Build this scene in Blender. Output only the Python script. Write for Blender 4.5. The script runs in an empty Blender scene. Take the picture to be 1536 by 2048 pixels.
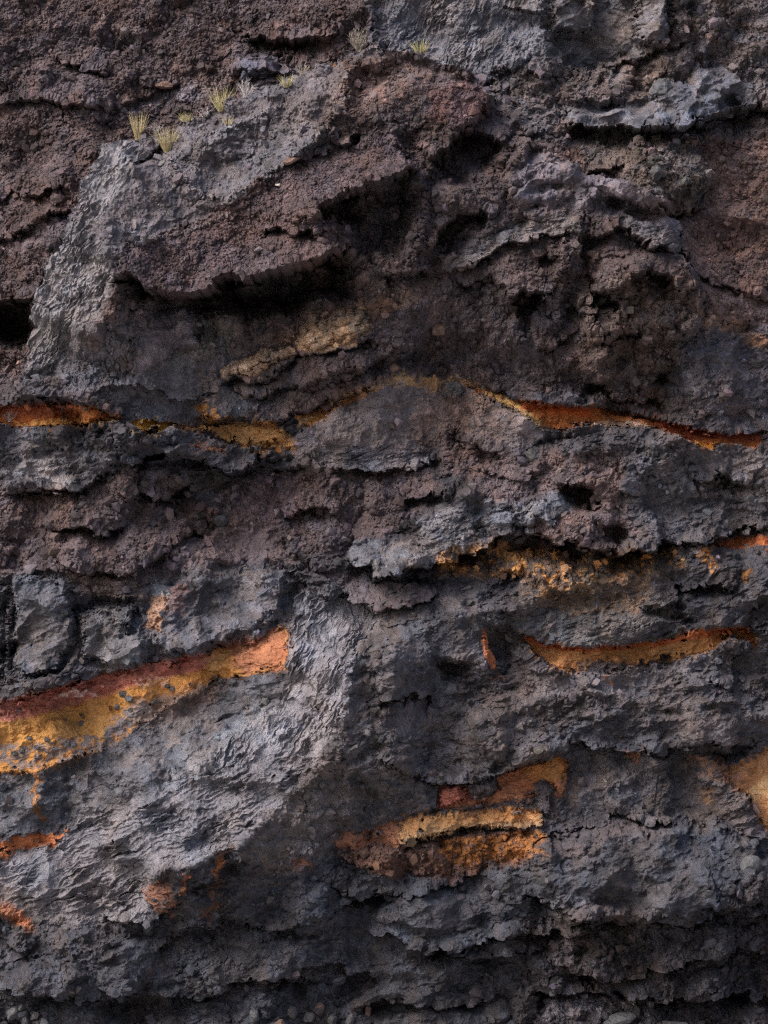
import bpy, math, time
import numpy as np
T0 = time.time()
# photo pixels (1536 x 2048) -> metres: 100 px = 1 m on the cliff plane; the cliff faces -y, z up
DENSE = 1.0

# ------------------------------------------------------------------ camera, sky, sun, exposure
sc = bpy.context.scene
C = sc.collection
cam_d = bpy.data.cameras.new('camera'); cam = bpy.data.objects.new('camera', cam_d); C.objects.link(cam)
CAM_DIST = 100.0
cam.location = (0.0, -CAM_DIST, 10.24); cam.rotation_euler = (math.radians(90), 0, 0)
cam_d.sensor_fit = 'VERTICAL'; cam_d.sensor_height = 24.0
cam_d.lens = 24.0 * (CAM_DIST - 0.3) / 20.48
cam_d.clip_start = 1.0; cam_d.clip_end = 5000.0
sc.camera = cam
SUN_EL, SUN_AZ = math.radians(44), math.radians(-56)      # azimuth from the camera-facing direction, negative = from the left
w = bpy.data.worlds.new('World'); sc.world = w; w.use_nodes = True
nt = w.node_tree; bg = nt.nodes['Background']
sky = nt.nodes.new('ShaderNodeTexSky'); sky.sky_type = 'NISHITA'; sky.sun_disc = False
sky.sun_elevation = SUN_EL; sky.sun_rotation = math.radians(180) + SUN_AZ * -1
sky.air_density = 1.0; sky.dust_density = 6.0; sky.ozone_density = 1.0
nt.links.new(sky.outputs[0], bg.inputs[0]); bg.inputs[1].default_value = 0.13
sd = bpy.data.lights.new('sun', 'SUN'); sd.energy = 1.9; sd.angle = math.radians(38); sd.color = (1.0, 0.93, 0.85)
so = bpy.data.objects.new('sun', sd); C.objects.link(so)
d = np.array([math.sin(SUN_AZ) * math.cos(SUN_EL), -math.cos(SUN_AZ) * math.cos(SUN_EL), math.sin(SUN_EL)])  # towards the sun
from mathutils import Vector
so.rotation_euler = Vector(d).to_track_quat('Z', 'Y').to_euler()
sc.cycles.use_denoising = False; sc.cycles.denoising_prefilter = 'ACCURATE'; sc.cycles.denoising_input_passes = 'RGB_ALBEDO_NORMAL'; sc.cycles.filter_width = 1.3
sc.view_settings.view_transform = 'Standard'; sc.view_settings.look = 'None'
sc.view_settings.exposure = 0.68; sc.view_settings.gamma = 1.0

# ------------------------------------------------------------------ noise
F = np.float32
def _h(ix, iy, s):
    h = (ix.astype(np.uint32) * np.uint32(374761393)) ^ (iy.astype(np.uint32) * np.uint32(668265263)) ^ np.uint32((s * 2246822519) & 0xffffffff)
    h = (h ^ (h >> np.uint32(13))) * np.uint32(1274126177)
    h = (h ^ (h >> np.uint32(15))) * np.uint32(2246822519)
    return h ^ (h >> np.uint32(16))
def _u(h, k=0):
    return ((h >> np.uint32(k)) & np.uint32(0xffff)).astype(F) * F(1 / 65536)
def perlin(x, y, s):
    xi = np.floor(x); yi = np.floor(y); fx = (x - xi).astype(F); fy = (y - yi).astype(F)
    xi = xi.astype(np.int32); yi = yi.astype(np.int32)
    u = fx * fx * fx * (fx * (fx * 6 - 15) + 10); v = fy * fy * fy * (fy * (fy * 6 - 15) + 10)
    def g(dx, dy):
        h = _h(xi + dx, yi + dy, s)
        return (_u(h) * 2 - 1) * (fx - dx) + (_u(h, 16) * 2 - 1) * (fy - dy)
    a = g(0, 0); b = g(1, 0); c = g(0, 1); e = g(1, 1)
    return (a + (b - a) * u) * (1 - v) + (c + (e - c) * u) * v
def fbm(x, y, sc_, o, s, gain=0.5):
    r = 0; a = 1.0; f = 1.0 / sc_
    for i in range(o):
        r = r + a * perlin(x * f + 17.3 * i, y * f - 9.1 * i, s + i * 7); a *= gain; f *= 2.03
    return r
def ridged(x, y, sc_, o, s, gain=0.5):
    r = 0; a = 1.0; f = 1.0 / sc_
    for i in range(o):
        r = r + a * (1 - 2.2 * np.abs(perlin(x * f + 5.3 * i, y * f + 3.1 * i, s + i * 11))); a *= gain; f *= 2.07
    return r
def rot(x, y, deg, ratio):
    """coordinates stretched so that features run along deg (image degrees, 0 = horizontal, 90 = vertical, positive = rising to the right)"""
    a = math.radians(deg); c, s_ = math.cos(a), math.sin(a)
    return (x * c - y * s_) / ratio, (x * s_ + y * c)
def worley(x, y, sc_, s, jit=0.9, tilt=0.0):
    """-> F1, F2-F1, cell random a, cell random b, plane height inside the cell"""
    x = x / sc_; y = y / sc_
    x, y = x + 0.75 * perlin(x * 1.1, y * 1.1, s + 900) + 0.3 * perlin(x * 2.9, y * 2.9, s + 902), y + 0.75 * perlin(x * 1.1, y * 1.1, s + 901) + 0.3 * perlin(x * 2.9, y * 2.9, s + 903)
    xi = np.floor(x).astype(np.int32); yi = np.floor(y).astype(np.int32)
    f1 = np.full(x.shape, 9, F); f2 = np.full(x.shape, 9, F)
    hh = np.zeros(x.shape, np.uint32); px = np.zeros(x.shape, F); py = np.zeros(x.shape, F)
    for dy in (-1, 0, 1):
        for dx in (-1, 0, 1):
            h = _h(xi + dx, yi + dy, s)
            ex = (xi + dx + 0.5 + (_u(h) - 0.5) * jit - x).astype(F); ey = (yi + dy + 0.5 + (_u(h, 16) - 0.5) * jit - y).astype(F)
            dd = ex * ex + ey * ey
            m = dd < f1
            f2 = np.where(m, f1, np.minimum(f2, dd)); f1 = np.where(m, dd, f1)
            hh = np.where(m, h, hh); px = np.where(m, ex, px); py = np.where(m, ey, py)
    f1 = np.sqrt(f1); f2 = np.sqrt(f2)
    h2 = _h(hh.astype(np.int32), (hh >> np.uint32(7)).astype(np.int32), s + 99)
    a = _u(h2); b = _u(h2, 16)
    h3 = _h(h2.astype(np.int32), hh.astype(np.int32), s + 5)
    pl = -(px * (_u(h3) * 2 - 1) + py * (_u(h3, 16) * 2 - 1)) * tilt
    return (f1, f2 - f1, a, b, pl) if not np.isscalar(tilt) or tilt < 90 else (f1, f2 - f1, a, b, px, py)
def sstep(a, b, x):
    t = np.clip((x - a) / (b - a), 0, 1); return t * t * (3 - 2 * t)
def clods(x, y, sc_, s, keep=1.0):
    f1, e, a, b, pl = worley(x, y, sc_, s, 0.95, 0.5)
    r = 0.35 + 0.4 * a
    h = np.sqrt(np.clip(1 - (f1 / r) ** 2, 0, 1)) * r * 1.4
    return h * (b < keep) * (0.7 + 0.6 * b) + pl * 0.3 * (h > 0)
def facets(x, y, sc_, s, tilt=1.0, crack=0.5, cw=0.06):
    f1, e, a, b, pl = worley(x, y, sc_, s, 0.95, tilt)
    return (a - 0.5) * 0.7 + pl - crack * (1 - sstep(0, cw, e)) * (b > 0.35)

def shingle(x, y, sc_, s, kx, ky, rnd=0.5, lv=0.6):
    """flakes whose upper left edges stand proud (kx, ky = slope towards the left / the top)"""
    f1, e, a, b, px, py = worley(x, y, sc_, s, 0.95, 99)
    return px * (kx + rnd * (a - 0.5)) + py * (ky + rnd * (b - 0.5)) + (b - 0.5) * lv
def crag(x, y, sc_, s, g=1.15, fall=1.1):
    """planes meeting in creases, like broken rock: the highest of the planes that neighbouring points carry"""
    x = x / sc_; y = y / sc_
    x, y = x + 0.45 * perlin(x * 1.3, y * 1.3, s + 900), y + 0.45 * perlin(x * 1.3, y * 1.3, s + 901)
    xi = np.floor(x).astype(np.int32); yi = np.floor(y).astype(np.int32); r = np.full(x.shape, -9, F)
    for dy in (-1, 0, 1):
        for dx in (-1, 0, 1):
            h = _h(xi + dx, yi + dy, s); h2 = _h(h.astype(np.int32), xi + dx, s + 3)
            ex = (x - (xi + dx + 0.5 + (_u(h) - 0.5) * 0.9)).astype(F); ey = (y - (yi + dy + 0.5 + (_u(h, 16) - 0.5) * 0.9)).astype(F)
            k = _h(h2.astype(np.int32), yi, 7) if False else h2
            v = (_u(k) - 0.5) * g * 2 * ex + (_u(k, 16) - 0.5) * g * 2 * ey + (_u(h2, 8) - 0.5) * 0.7 - fall * (ex * ex + ey * ey)
            r = np.maximum(r, v)
    return r
def multi(x, y, s, scales, slope=0.45, crack=0.25, cw=0.05):
    r = 0
    for i, q_ in enumerate(scales):
        sg = 1 if (s + i) % 4 == 1 else -1
        m = 0.35 + 1.1 * sstep(-0.3, 0.35, perlin(x / (q_ * 3.3) + 3.7 * i, y / (q_ * 3.3), s + 50 + i))
        r = r + q_ / 100 * slope * 1.2 * sg * m * crag(x, y, q_, s + i)
        if crack and q_ > 50:
            f1, e, a, b, pl = worley(x, y, q_ * 1.1, s + i + 20, 0.95, 1.0)
            r = r - q_ / 100 * slope * crack * (1 - sstep(0, cw, e)) * (b > 0.72)
    return r

# ------------------------------------------------------------------ the grid the cliff is sampled on (denser where it is seen)
def axis(lo, hi, mlo, mhi):
    n = int(round((hi - lo) / DENSE)); mid = np.linspace(lo, hi, n + 1)
    out = [mid]
    def grow(start, end, sgn):
        v = []; p = start; st = DENSE
        while (p - end) * sgn < 0:
            st = min(st * 1.07, 14.0); p += sgn * st; v.append(p)
        return np.array(v)
    a = grow(lo, mlo, -1)[::-1]; b = grow(hi, mhi, 1)
    return np.concatenate([a, mid, b])
xs = axis(-30, 1566, -1000, 2536); ys = axis(-30, 2078, -1100, 2420)
NX, NY = len(xs), len(ys)
X, Y = np.meshgrid(xs, ys); X = X.astype(F); Y = Y.astype(F)
print('grid', NX, NY, NX * NY)
w1x = fbm(X, Y, 70, 3, 11) * 26; w1y = fbm(X, Y, 70, 3, 23) * 26
w2x = fbm(X, Y, 14, 2, 31) * 9; w2y = fbm(X, Y, 14, 2, 43) * 9
WX = X + w1x * 0.45 + w2x; WY = Y + w1y * 0.45 + w2y         # ragged edges for every traced outline
w3x = fbm(X, Y, 32, 4, 61, 0.6) * 16; w3y = fbm(X, Y, 32, 4, 67, 0.6) * 16
WX = WX + w3x; WY = WY + w3y
SX = X + w2x * 0.4 + w3x * 0.3; SY = Y + w2y * 0.4 + w3y * 0.3                        # crisper edges

GX = X + w1x * 0.5; GY = Y + w1y * 0.5                        # gentle wander for the broad forms
KX = fbm(X, Y, 7, 2, 81, 0.7) * 7; SX += KX; SY += fbm(X, Y, 7, 2, 83, 0.7) * 7; del KX
def box(pts, m):
    p = np.array(pts, float)
    i0 = max(0, np.searchsorted(ys, p[:, 1].min() - m) - 1); i1 = min(NY, np.searchsorted(ys, p[:, 1].max() + m) + 1)
    j0 = max(0, np.searchsorted(xs, p[:, 0].min() - m) - 1); j1 = min(NX, np.searchsorted(xs, p[:, 0].max() + m) + 1)
    return slice(i0, i1), slice(j0, j1)
def coords(sl, crisp):
    return (SX[sl], SY[sl]) if crisp else (WX[sl], WY[sl])
def poly_sd(pts, x, y):
    p = np.array(pts, F); n = len(p)
    dm = np.full(x.shape, 1e12, F); ins = np.zeros(x.shape, bool)
    for i in range(n):
        ax, ay = p[i]; bx, by = p[(i + 1) % n]
        ex, ey = bx - ax, by - ay
        t = np.clip(((x - ax) * ex + (y - ay) * ey) / (ex * ex + ey * ey + 1e-9), 0, 1)
        dm = np.minimum(dm, (x - ax - t * ex) ** 2 + (y - ay - t * ey) ** 2)
        if ay != by:
            ins ^= ((ay > y) != (by > y)) & (x < (bx - ax) * (y - ay) / (by - ay) + ax)
    d_ = np.sqrt(dm)
    return np.where(ins, d_, -d_)          # positive inside
def line_sd(pts, x, y):
    """signed distance (positive above a line drawn left to right) and the distance along it"""
    p = np.array(pts, F); dm = np.full(x.shape, 1e12, F); sg = np.ones(x.shape, F); al = np.zeros(x.shape, F); L = 0.0
    for i in range(len(p) - 1):
        ax, ay = p[i]; bx, by = p[i + 1]; ex, ey = bx - ax, by - ay; ln = math.hypot(ex, ey)
        t = np.clip(((x - ax) * ex + (y - ay) * ey) / (ln * ln), 0, 1)
        dd = (x - ax - t * ex) ** 2 + (y - ay - t * ey) ** 2
        m = dd < dm - 1e-3
        dm = np.where(m, dd, dm); cr = ex * (y - ay) - ey * (x - ax)
        sg = np.where(m, np.where(cr < 0, 1, -1), sg); al = np.where(m, L + t * ln, al); L += ln
    return np.sqrt(dm) * sg, al, L

Hm = np.zeros((NY, NX), F)             # macro relief, metres towards the camera
def cr_w(v, n, step):
    t = np.clip(v / step, 0, n - 1.0001); i = np.floor(t).astype(int); f = t - i
    W = np.zeros((len(v), n))
    c = [(-f + 2 * f**2 - f**3) / 2, (2 - 5 * f**2 + 3 * f**3) / 2, (f + 4 * f**2 - 3 * f**3) / 2, (-f**2 + f**3) / 2]
    for k in range(4):
        np.add.at(W, (np.arange(len(v)), np.clip(i + k - 1, 0, n - 1)), c[k])
    return W
BASE = np.array([
 [-2.6,-2.5,-2.3,-1.5,-1.6,-1.5,-1.6],
 [-2.0,-1.7,-1.3,-0.7,-0.9,-1.1,-1.5],
 [-1.5,-0.4,-0.1, 0.1, 0.0,-0.1,-1.0],
 [-0.9,-0.1,-0.4,-0.3,-0.1, 0.2,-0.2],
 [-0.4,-0.2,-0.5,-0.1, 0.2, 0.3, 0.1],
 [ 0.2, 0.3, 0.2, 0.7, 0.5, 0.4, 0.4],
 [ 0.5, 0.6, 0.7, 0.9, 0.7, 0.6, 0.5],
 [ 1.0, 1.1, 1.1, 0.9, 1.0, 1.2, 1.2],
 [ 1.0, 1.1, 0.8, 0.7, 0.8, 0.9, 1.0]])
Hm += (cr_w(ys, 9, 256.0) @ BASE @ cr_w(xs, 7, 256.0).T).astype(F)
Hm += (np.clip(0 - ys, 0, None) * -0.004)[:, None].astype(F) + (np.clip(ys - 2048, 0, None) * 0.004)[:, None].astype(F)
Hm += 0.12 * fbm(X, Y, 260, 2, 3)
MX = X + w1x * 1.2 + w3x; MY = Y + w1y * 1.2 + w3y
Hm += multi(MX, MY, 300, (260, 150, 90), 0.17, 0.0)
VAR = np.clip(0.8 + 1.1 * fbm(X, Y, 70, 2, 71, 0.5), 0.2, 1.3); VAR2 = np.clip(0.85 + 0.8 * fbm(X, Y, 170, 2, 73, 0.4), 0.3, 1.3)

def ledge(pts, A, wu, B, wd, taper=40, crisp=False, e=4.0):
    if A >= 0.3: A *= 1.15
    if B >= 0.28: B *= 1.35
    sl = box(pts, 3.2 * max(wu, wd) + 20); x, y = coords(sl, crisp)
    s, al, L = line_sd(pts, x, y)
    tp = sstep(-1, taper, al) * sstep(-1, taper, L - al)
    dmax = np.clip(1 - np.abs(s) / (3.2 * max(wu, wd)), 0, 1)
    sg_, _a, _l = line_sd(pts, GX[sl], GY[sl]); sg_ = np.abs(sg_)
    up = A * np.exp(-(sg_ / wu) ** 1.2); dn = -B * np.exp(-(sg_ / wd) ** 1.5)
    k = sstep(-e, e, s)
    Hm[sl] += (tp * (up * k * 0.95 * VAR2[sl] + dn * (1 - k) * VAR[sl]) * np.minimum(1, dmax * 3)).astype(F)
def ridge(pts, A, wl, wr, taper=60, p=1.3, crisp=False):
    """crest along the line; wl = width on its 'above' side, wr on the other"""
    sl = box(pts, max(wl, wr) + 20); x, y = GX[sl], GY[sl]
    if max(wl, wr) < 40: x, y = coords(sl, True)
    s, al, L = line_sd(pts, x, y)
    tp = sstep(-1, taper, al) * sstep(-1, taper, L - al)
    h = np.where(s > 0, np.clip(1 - s / wl, 0, 1), np.clip(1 + s / wr, 0, 1)) ** p
    Hm[sl] += (A * tp * h).astype(F)
def lump(pts, A, feather, crisp=False, p=1.0, inner=0.0):
    """raised (or hollowed) patch: a step of A over feather px inside the outline"""
    sl = box(pts, 20); x, y = coords(sl, crisp)
    s = poly_sd(pts, x, y)
    Hm[sl] += (A * np.clip(s / feather, 0, 1) ** p).astype(F)
def bump(cx, cy, rx, ry, A, deg=0, p=1.0):
    pts = [(cx - max(rx, ry), cy - max(rx, ry)), (cx + max(rx, ry), cy + max(rx, ry))]
    sl = box(pts, 25); x, y = GX[sl], GY[sl]
    a = math.radians(deg); u = ((x - cx) * math.cos(a) - (y - cy) * math.sin(a)) / rx; v = ((x - cx) * math.sin(a) + (y - cy) * math.cos(a)) / ry
    Hm[sl] += (A * np.clip(1 - u * u - v * v, 0, 1) ** p).astype(F)

# ------------------------------------------------------------------ rock kinds: surface texture + colour + which part of the cliff
STYLES = ['sco', 'rub', 'blk', 'lav', 'plt', 'pl2', 'lay', 'tuf', 'dst', 'cob', 'grt']
WT = {k: np.zeros((NY, NX), F) for k in STYLES}
WT['lav'][:] = 1
COL = np.empty((NY, NX, 3), F); COL[:] = (0.085, 0.08, 0.087)
RID = np.zeros((NY, NX), np.int16)
PARTS = [('lava_rock', None)]
BROWN = (0.083, 0.064, 0.063); BROWN2 = (0.084, 0.067, 0.067); DARK = (0.070, 0.067, 0.073); GREY = (0.155, 0.15, 0.155)
LIGHT = (0.205, 0.20, 0.207); BLUE = (0.15, 0.152, 0.165); OCHRE = (0.40, 0.19, 0.05); ORANGE = (0.33, 0.125, 0.042); RED = (0.22, 0.065, 0.04)
YELL = (0.55, 0.33, 0.11); TAN = (0.34, 0.235, 0.15); PINK = (0.23, 0.18, 0.16); DUST = (0.145, 0.125, 0.125)
def reg(name, label, pts, style, col, feather=10, crisp=False, part=True):
    sl = box(pts, 40); x, y = coords(sl, crisp)
    s = poly_sd(pts, x, y)
    if name == 'ash_seam':                     # baked grains and dust scattered round the seam
        n = fbm(X[sl], Y[sl], 11, 3, 77, 0.6)
        h = np.clip(1 + s / 26, 0, 1) * sstep(-0.05, 0.25, n + np.clip(s / 40, -1, 0)) * 0.75
        COL[sl] = COL[sl] * (1 - h[..., None]) + h[..., None] * np.array(col, F) * 0.75
    m = sstep(-feather, feather, s)
    if name == 'ash_seam':                     # dark fragments stuck in the seam, most of them along its edges
        f1, e1, ra, rb, p1 = worley(X[sl], Y[sl], 9.0, 78)
        m = m * (1 - 0.9 * ((ra < np.where(s < 8, 0.24, 0.01)) & (f1 < 0.25 + 0.3 * rb)))
        f1, e1, ra, rb, p1 = worley(X[sl], Y[sl], 17.0, 79)
        m = m * (1 - 0.9 * ((ra < np.where(s < 12, 0.10, 0.006)) & (f1 < 0.25 + 0.25 * rb)))
    if style:
        st = style if isinstance(style, dict) else {style: 1.0}
        for k in STYLES: WT[k][sl] = WT[k][sl] * (1 - m) + m * st.get(k, 0)
    if col is not None: COL[sl] = COL[sl] * (1 - m[..., None]) + m[..., None] * np.array(col, F)
    if name:
        if (name, label) not in PARTS: PARTS.append((name, label))
        r = RID[sl]; r[s > 0] = PARTS.index((name, label))
def stain(pts, col, feather=10, k=1.0, breakup=0.0, bscale=14, seed=7, crisp=False):
    """colour only, optionally broken into patches"""
    sl = box(pts, feather + 20); x, y = coords(sl, crisp)
    m = sstep(-feather, feather, poly_sd(pts, x, y)) * k
    if breakup:
        n = fbm(X[sl], Y[sl], bscale, 3, seed)
        m = m * sstep(breakup - 0.5 - 0.15, breakup - 0.5 + 0.15, n * 1.2 + (m - 0.5) * 0.4)
    COL[sl] = COL[sl] * (1 - m[..., None]) + m[..., None] * np.array(col, F)
def vein(pts, width, col, A=0.0, k=1.0):
    sl = box(pts, width * 4 + 20); x, y = coords(sl, True); s, al, L = line_sd(pts, x, y)
    g = np.clip(1 - np.abs(s) / width, 0, 1); n = sstep(-0.3, 0.2, fbm(X[sl], Y[sl], 24, 3, 88))
    m = (g * n * k)[..., None] if col is not None else 0
    if col is not None: COL[sl] = COL[sl] * (1 - m) + m * np.array(col, F)
    if A: Hm[sl] += (A * g * (0.4 + n)).astype(F)
# ---- rock bodies, back to front (photo pixels)
reg('scoria_slope','brown scoria slope behind the buttress, upper left',[(-1200,-1300),(745,-1300),(735,40),(740,95),(600,140),(450,205),(300,270),(200,290),(165,400),(95,540),(60,640),(50,770),(-1200,800)],'sco',BROWN)
reg('lava_dike','grey flaky rock dike at the top edge',[(740,-1300),(1105,-1300),(1090,60),(1062,110),(1000,125),(940,152),(880,115),(790,92),(745,50)],{'plt':.7,'blk':.3},GREY)
reg('lava_flow','grey massive lava blocks at the top edge, right of the dike',[(1085,-1300),(1340,-1300),(1385,40),(1350,62),(1345,80),(1310,92),(1240,102),(1200,125),(1085,112)],'blk',(.14,.135,.14))
reg('rubble_bed','brown grey lava rubble below the topmost lava blocks',[(1060,112),(1200,122),(1310,92),(1350,60),(1400,-1300),(2800,-1300),(2800,300),(1536,300),(1400,300),(1060,300),(950,170),(1000,125)],'rub',(.125,.108,.105))
reg('scoria_slope','reddish brown slope at the right edge',[(1060,290),(1536,260),(2800,260),(2800,650),(1536,650),(1400,640),(1370,520),(1300,400),(1150,340)],{'sco':.7,'rub':.3},(.13,.09,.078))
reg('scoria_knob','rounded dark rubble knob left of the reddish slope',[(1180,270),(1280,265),(1390,280),(1420,330),(1415,390),(1360,425),(1290,400),(1200,360),(1170,320)],'rub',(.10,.085,.078))
reg('rock_ledge','blue grey blocky rock ledge jutting at upper right',[(1130,205),(1180,197),(1260,192),(1325,182),(1330,160),(1400,150),(1420,112),(1470,122),(1520,160),(1520,190),(1480,208),(1430,217),(1400,235),(1310,245),(1200,247),(1130,237)],'blk',(.125,.125,.137),5)
# upper buttress
reg('buttress_face','purple brown scoria face of the upper buttress',[(690,120),(740,100),(850,118),(940,152),(1020,250),(1100,310),(1220,370),(1300,400),(1360,450),(1370,520),(1400,600),(1390,700),(1330,780),(1330,830),(1200,800),(1040,790),(960,765),(800,750),(600,830),(400,840),(240,838),(60,760),(60,640),(200,600),(250,500),(440,420),(560,330),(690,290),(640,260)],{'sco':.6,'rub':.4},BROWN2)
reg('grey_slab','grey weathered slab along the buttress rim',[(200,290),(300,262),(450,205),(600,145),(740,92),(780,100),(720,115),(690,130),(690,210),(620,280),(540,370),(460,420),(350,465),(255,495),(242,560),(205,650),(150,760),(60,760),(57,640),(95,540),(130,480),(165,400)],'dst',(.135,.125,.13),8)
reg('light_facet','pale grey flaky left facet of the buttress',[(200,292),(255,280),(290,300),(260,330),(275,370),(225,420),(212,440),(170,450),(200,480),(235,560),(200,640),(150,700),(110,745),(62,740),(57,640),(70,590),(95,540),(105,490),(150,470),(165,400)],'plt',(.20,.195,.197),8)
reg('grey_slab','smooth grey hollow beneath the rim grass',[(330,300),(450,250),(600,200),(640,235),(600,280),(530,370),(470,400),(420,400),(380,360),(345,320)],'dst',(.135,.13,.137),6)
reg('scoria_overhang','brown scoria slab roofing the deep cave',[(250,505),(350,468),(450,425),(560,335),(640,310),(700,290),(850,262),(850,300),(830,342),(770,372),(700,392),(640,430),(690,500),(650,520),(560,545),(500,555),(440,562),(400,590),(300,577),(245,562)],'grt',(.095,.072,.073),6)
stain([(690,130),(780,115),(860,150),(840,190),(760,215),(690,200)],(.15,.105,.09),10,.8)
reg('rock_ledge','purple grey slab of rock behind the pale crest',[(470,105),(520,84),(580,95),(592,130),(560,146),(482,142)],'blk',(.11,.098,.11),4)
stain([(120,200),(250,178),(340,165),(400,140),(440,130),(440,165),(360,190),(250,215),(140,225)],(.19,.168,.172),14,.8,.4,16)
stain([(-100,470),(30,455),(160,425),(170,440),(60,490),(-100,540)],(.125,.11,.125),14,.8)
stain([(0,640),(60,700),(60,740),(-60,740),(-60,690)],(.13,.09,.075),10,.7)
stain([(860,190),(940,160),(985,230),(960,260),(860,240)],(.13,.08,.078),14,.8)
reg('smooth_panel','smooth violet grey panel under the cave',[(257,603),(330,598),(388,615),(385,680),(335,715),(325,750),(285,755),(275,690),(255,680)],{'dst':.6,'tuf':.4},(.18,.158,.17),5)
reg('cobble_patch',None,[(395,620),(470,650),(460,720),(400,760),(320,750),(340,715),(388,690)],'cob',(.11,.105,.1),10,part=False)
reg('lava_rock',None,[(240,640),(290,690),(280,760),(240,800),(130,780),(150,720)],'cob',(.115,.11,.118),16)
reg('lava_rock',None,[(225,790),(300,740),(480,700),(560,760),(480,835),(250,842)],'dst',(.11,.105,.112),14)
reg('bedded_rock','tan thinly bedded rock jutting below the cave',[(590,668),(600,650),(640,628),(700,618),(735,615),(742,650),(722,678),(690,690),(650,706),(600,695)],'lay',(.42,.30,.19),5)
reg('bedded_rock','lower tan bedded rock, left of the larger one',[(443,742),(470,722),(520,708),(575,690),(590,705),(540,738),(500,755),(450,757)],'lay',(.38,.28,.19),5)
stain([(500,690),(620,630),(740,600),(800,570),(830,600),(760,640),(640,650),(560,700)],(.19,.125,.09),14,.7)
stain([(400,740),(500,745),(580,760),(520,800),(400,815)],(.17,.12,.09),12,.5,.5)
reg('layered_fins','grey layered rock fins right of the cave',[(880,540),(940,500),(1030,445),(1100,430),(1155,432),(1155,470),(1080,465),(990,500),(930,540),(870,545)],'lay',(.17,.155,.15),6)
reg('layered_fins','grey layered rock edge at the buttress corner',[(1230,450),(1300,445),(1365,470),(1365,500),(1300,500),(1230,475)],'lay',(.14,.13,.13),6)
reg('grey_slab','lilac grey rock plates along the right rim',[(1060,295),(1130,325),(1215,352),(1300,392),(1355,440),(1360,470),(1250,440),(1150,430),(1040,430),(1030,350)],'blk',(.145,.128,.138),12)
reg('rubble_bed','dark brown rubble beneath the buttress corner',[(1150,560),(1390,560),(1395,640),(1340,760),(1330,830),(1200,800),(1170,700)],'rub',(.105,.08,.07),14)
reg('lava_rock','dark grey lava lobe beside the orange seam',[(1395,640),(1480,650),(1800,700),(1800,860),(1536,862),(1460,865),(1330,830),(1350,760)],{'lav':.6,'rub':.4},(.105,.095,.10),12)
stain([(1390,620),(1470,640),(1536,670),(1536,700),(1460,665),(1390,640)],(.28,.17,.11),8,.9)
# band below the seams
reg('lava_rock','dark lava ledges below the orange seams',[(-1200,850),(240,845),(480,895),(600,855),(665,820),(800,760),(960,765),(1060,830),(1190,850),(1290,850),(1400,900),(2800,900),(2800,1500),(-1200,1500)],'lav',DARK,8)
reg('grey_dome','grey dusty dome between the two orange seams',[(600,850),(665,812),(700,785),(790,757),(960,768),(1040,820),(1090,870),(1060,900),(900,900),(880,930),(800,940),(640,930),(560,900)],{'dst':.8,'lay':.2},(.15,.14,.145),8)
stain([(860,770),(960,770),(1050,830),(1080,880),(1000,900),(900,860),(870,900),(800,890)],PINK,16,.8,.35,12)
reg('scoria_slope','brown scoria below the left lava ledge',[(-1200,930),(160,975),(250,930),(360,960),(400,1020),(480,940),(640,935),(860,930),(880,980),(830,1040),(760,1080),(700,1110),(620,1110),(560,1060),(430,1060),(330,1140),(150,1150),(-1200,1150)],{'sco':.4,'rub':.6},(.088,.070,.071),10)
stain([(450,960),(560,950),(600,1020),(620,1100),(560,1060),(470,1040)],(.12,.095,.105),20,.8)
reg('grey_lobe','blue grey weathered rock tongue at left edge',[(-200,930),(0,930),(45,910),(100,900),(160,975),(120,975),(60,955),(-200,965)],'blk',(.18,.185,.2),8)
stain([(0,880),(60,860),(110,900),(200,880),(240,930),(160,960),(60,920)],(.14,.14,.15),14,.7)
reg('scoria_slope','brown scoria slope beneath the grey dome',[(880,860),(920,850),(1000,900),(1090,900),(1240,910),(1240,1000),(1290,1080),(1230,1100),(1130,1090),(1000,1060),(940,960),(890,940)],{'sco':.6,'rub':.4},(.115,.09,.088),12)
reg('lava_ledge','blue grey lava ledge, centre',[(700,1105),(720,1085),(830,1090),(840,1040),(900,1010),(1000,1000),(1040,1010),(1130,985),(1160,1000),(1100,1040),(1000,1060),(960,1100),(830,1135),(770,1150),(700,1130)],'lav',(.145,.145,.155),8)
reg('lava_ledge','pale grey lava shelf under the dome',[(640,930),(700,890),(740,885),(800,905),(860,895),(880,910),(840,930),(760,935),(700,932)],'lay',(.19,.185,.2),6)
reg('lava_rock','grey mottled lava at the right edge',[(1300,880),(1400,910),(2600,910),(2600,1060),(1400,1100),(1300,1060),(1240,980)],{'lav':.8,'rub':.2},(.112,.106,.112),20)
# lower left
reg('gravel_slope','dusty brown ramp below the round stone',[(330,1140),(430,1060),(520,1050),(590,1110),(640,1150),(600,1130),(500,1130),(400,1180),(300,1170),(160,1150)],'dst',(.14,.115,.118),12)
stain([(130,1145),(300,1155),(330,1200),(170,1200)],(.19,.145,.125),14,.8)
reg('lava_block','blue grey square lava block at the left edge',[(20,1160),(60,1150),(115,1145),(125,1190),(150,1200),(150,1290),(125,1340),(60,1355),(18,1340)],'blk',(.10,.104,.116),4,True)
reg('lava_block','blue grey block cut off by the left edge',[(-200,1170),(12,1170),(15,1300),(15,1360),(-200,1380)],'blk',(.12,.124,.135),4,True)
reg('lava_block','jagged pale lava block right of the square block',[(160,1230),(185,1200),(270,1200),(290,1230),(300,1330),(235,1335),(165,1325)],'blk',(.13,.132,.14),5,True)
reg('lava_block','grey lava block above the red seam end',[(300,1165),(400,1130),(500,1120),(580,1130),(620,1180),(590,1190),(575,1230),(480,1290),(370,1310),(300,1330),(290,1230)],'blk',(.115,.112,.12),8)
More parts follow.
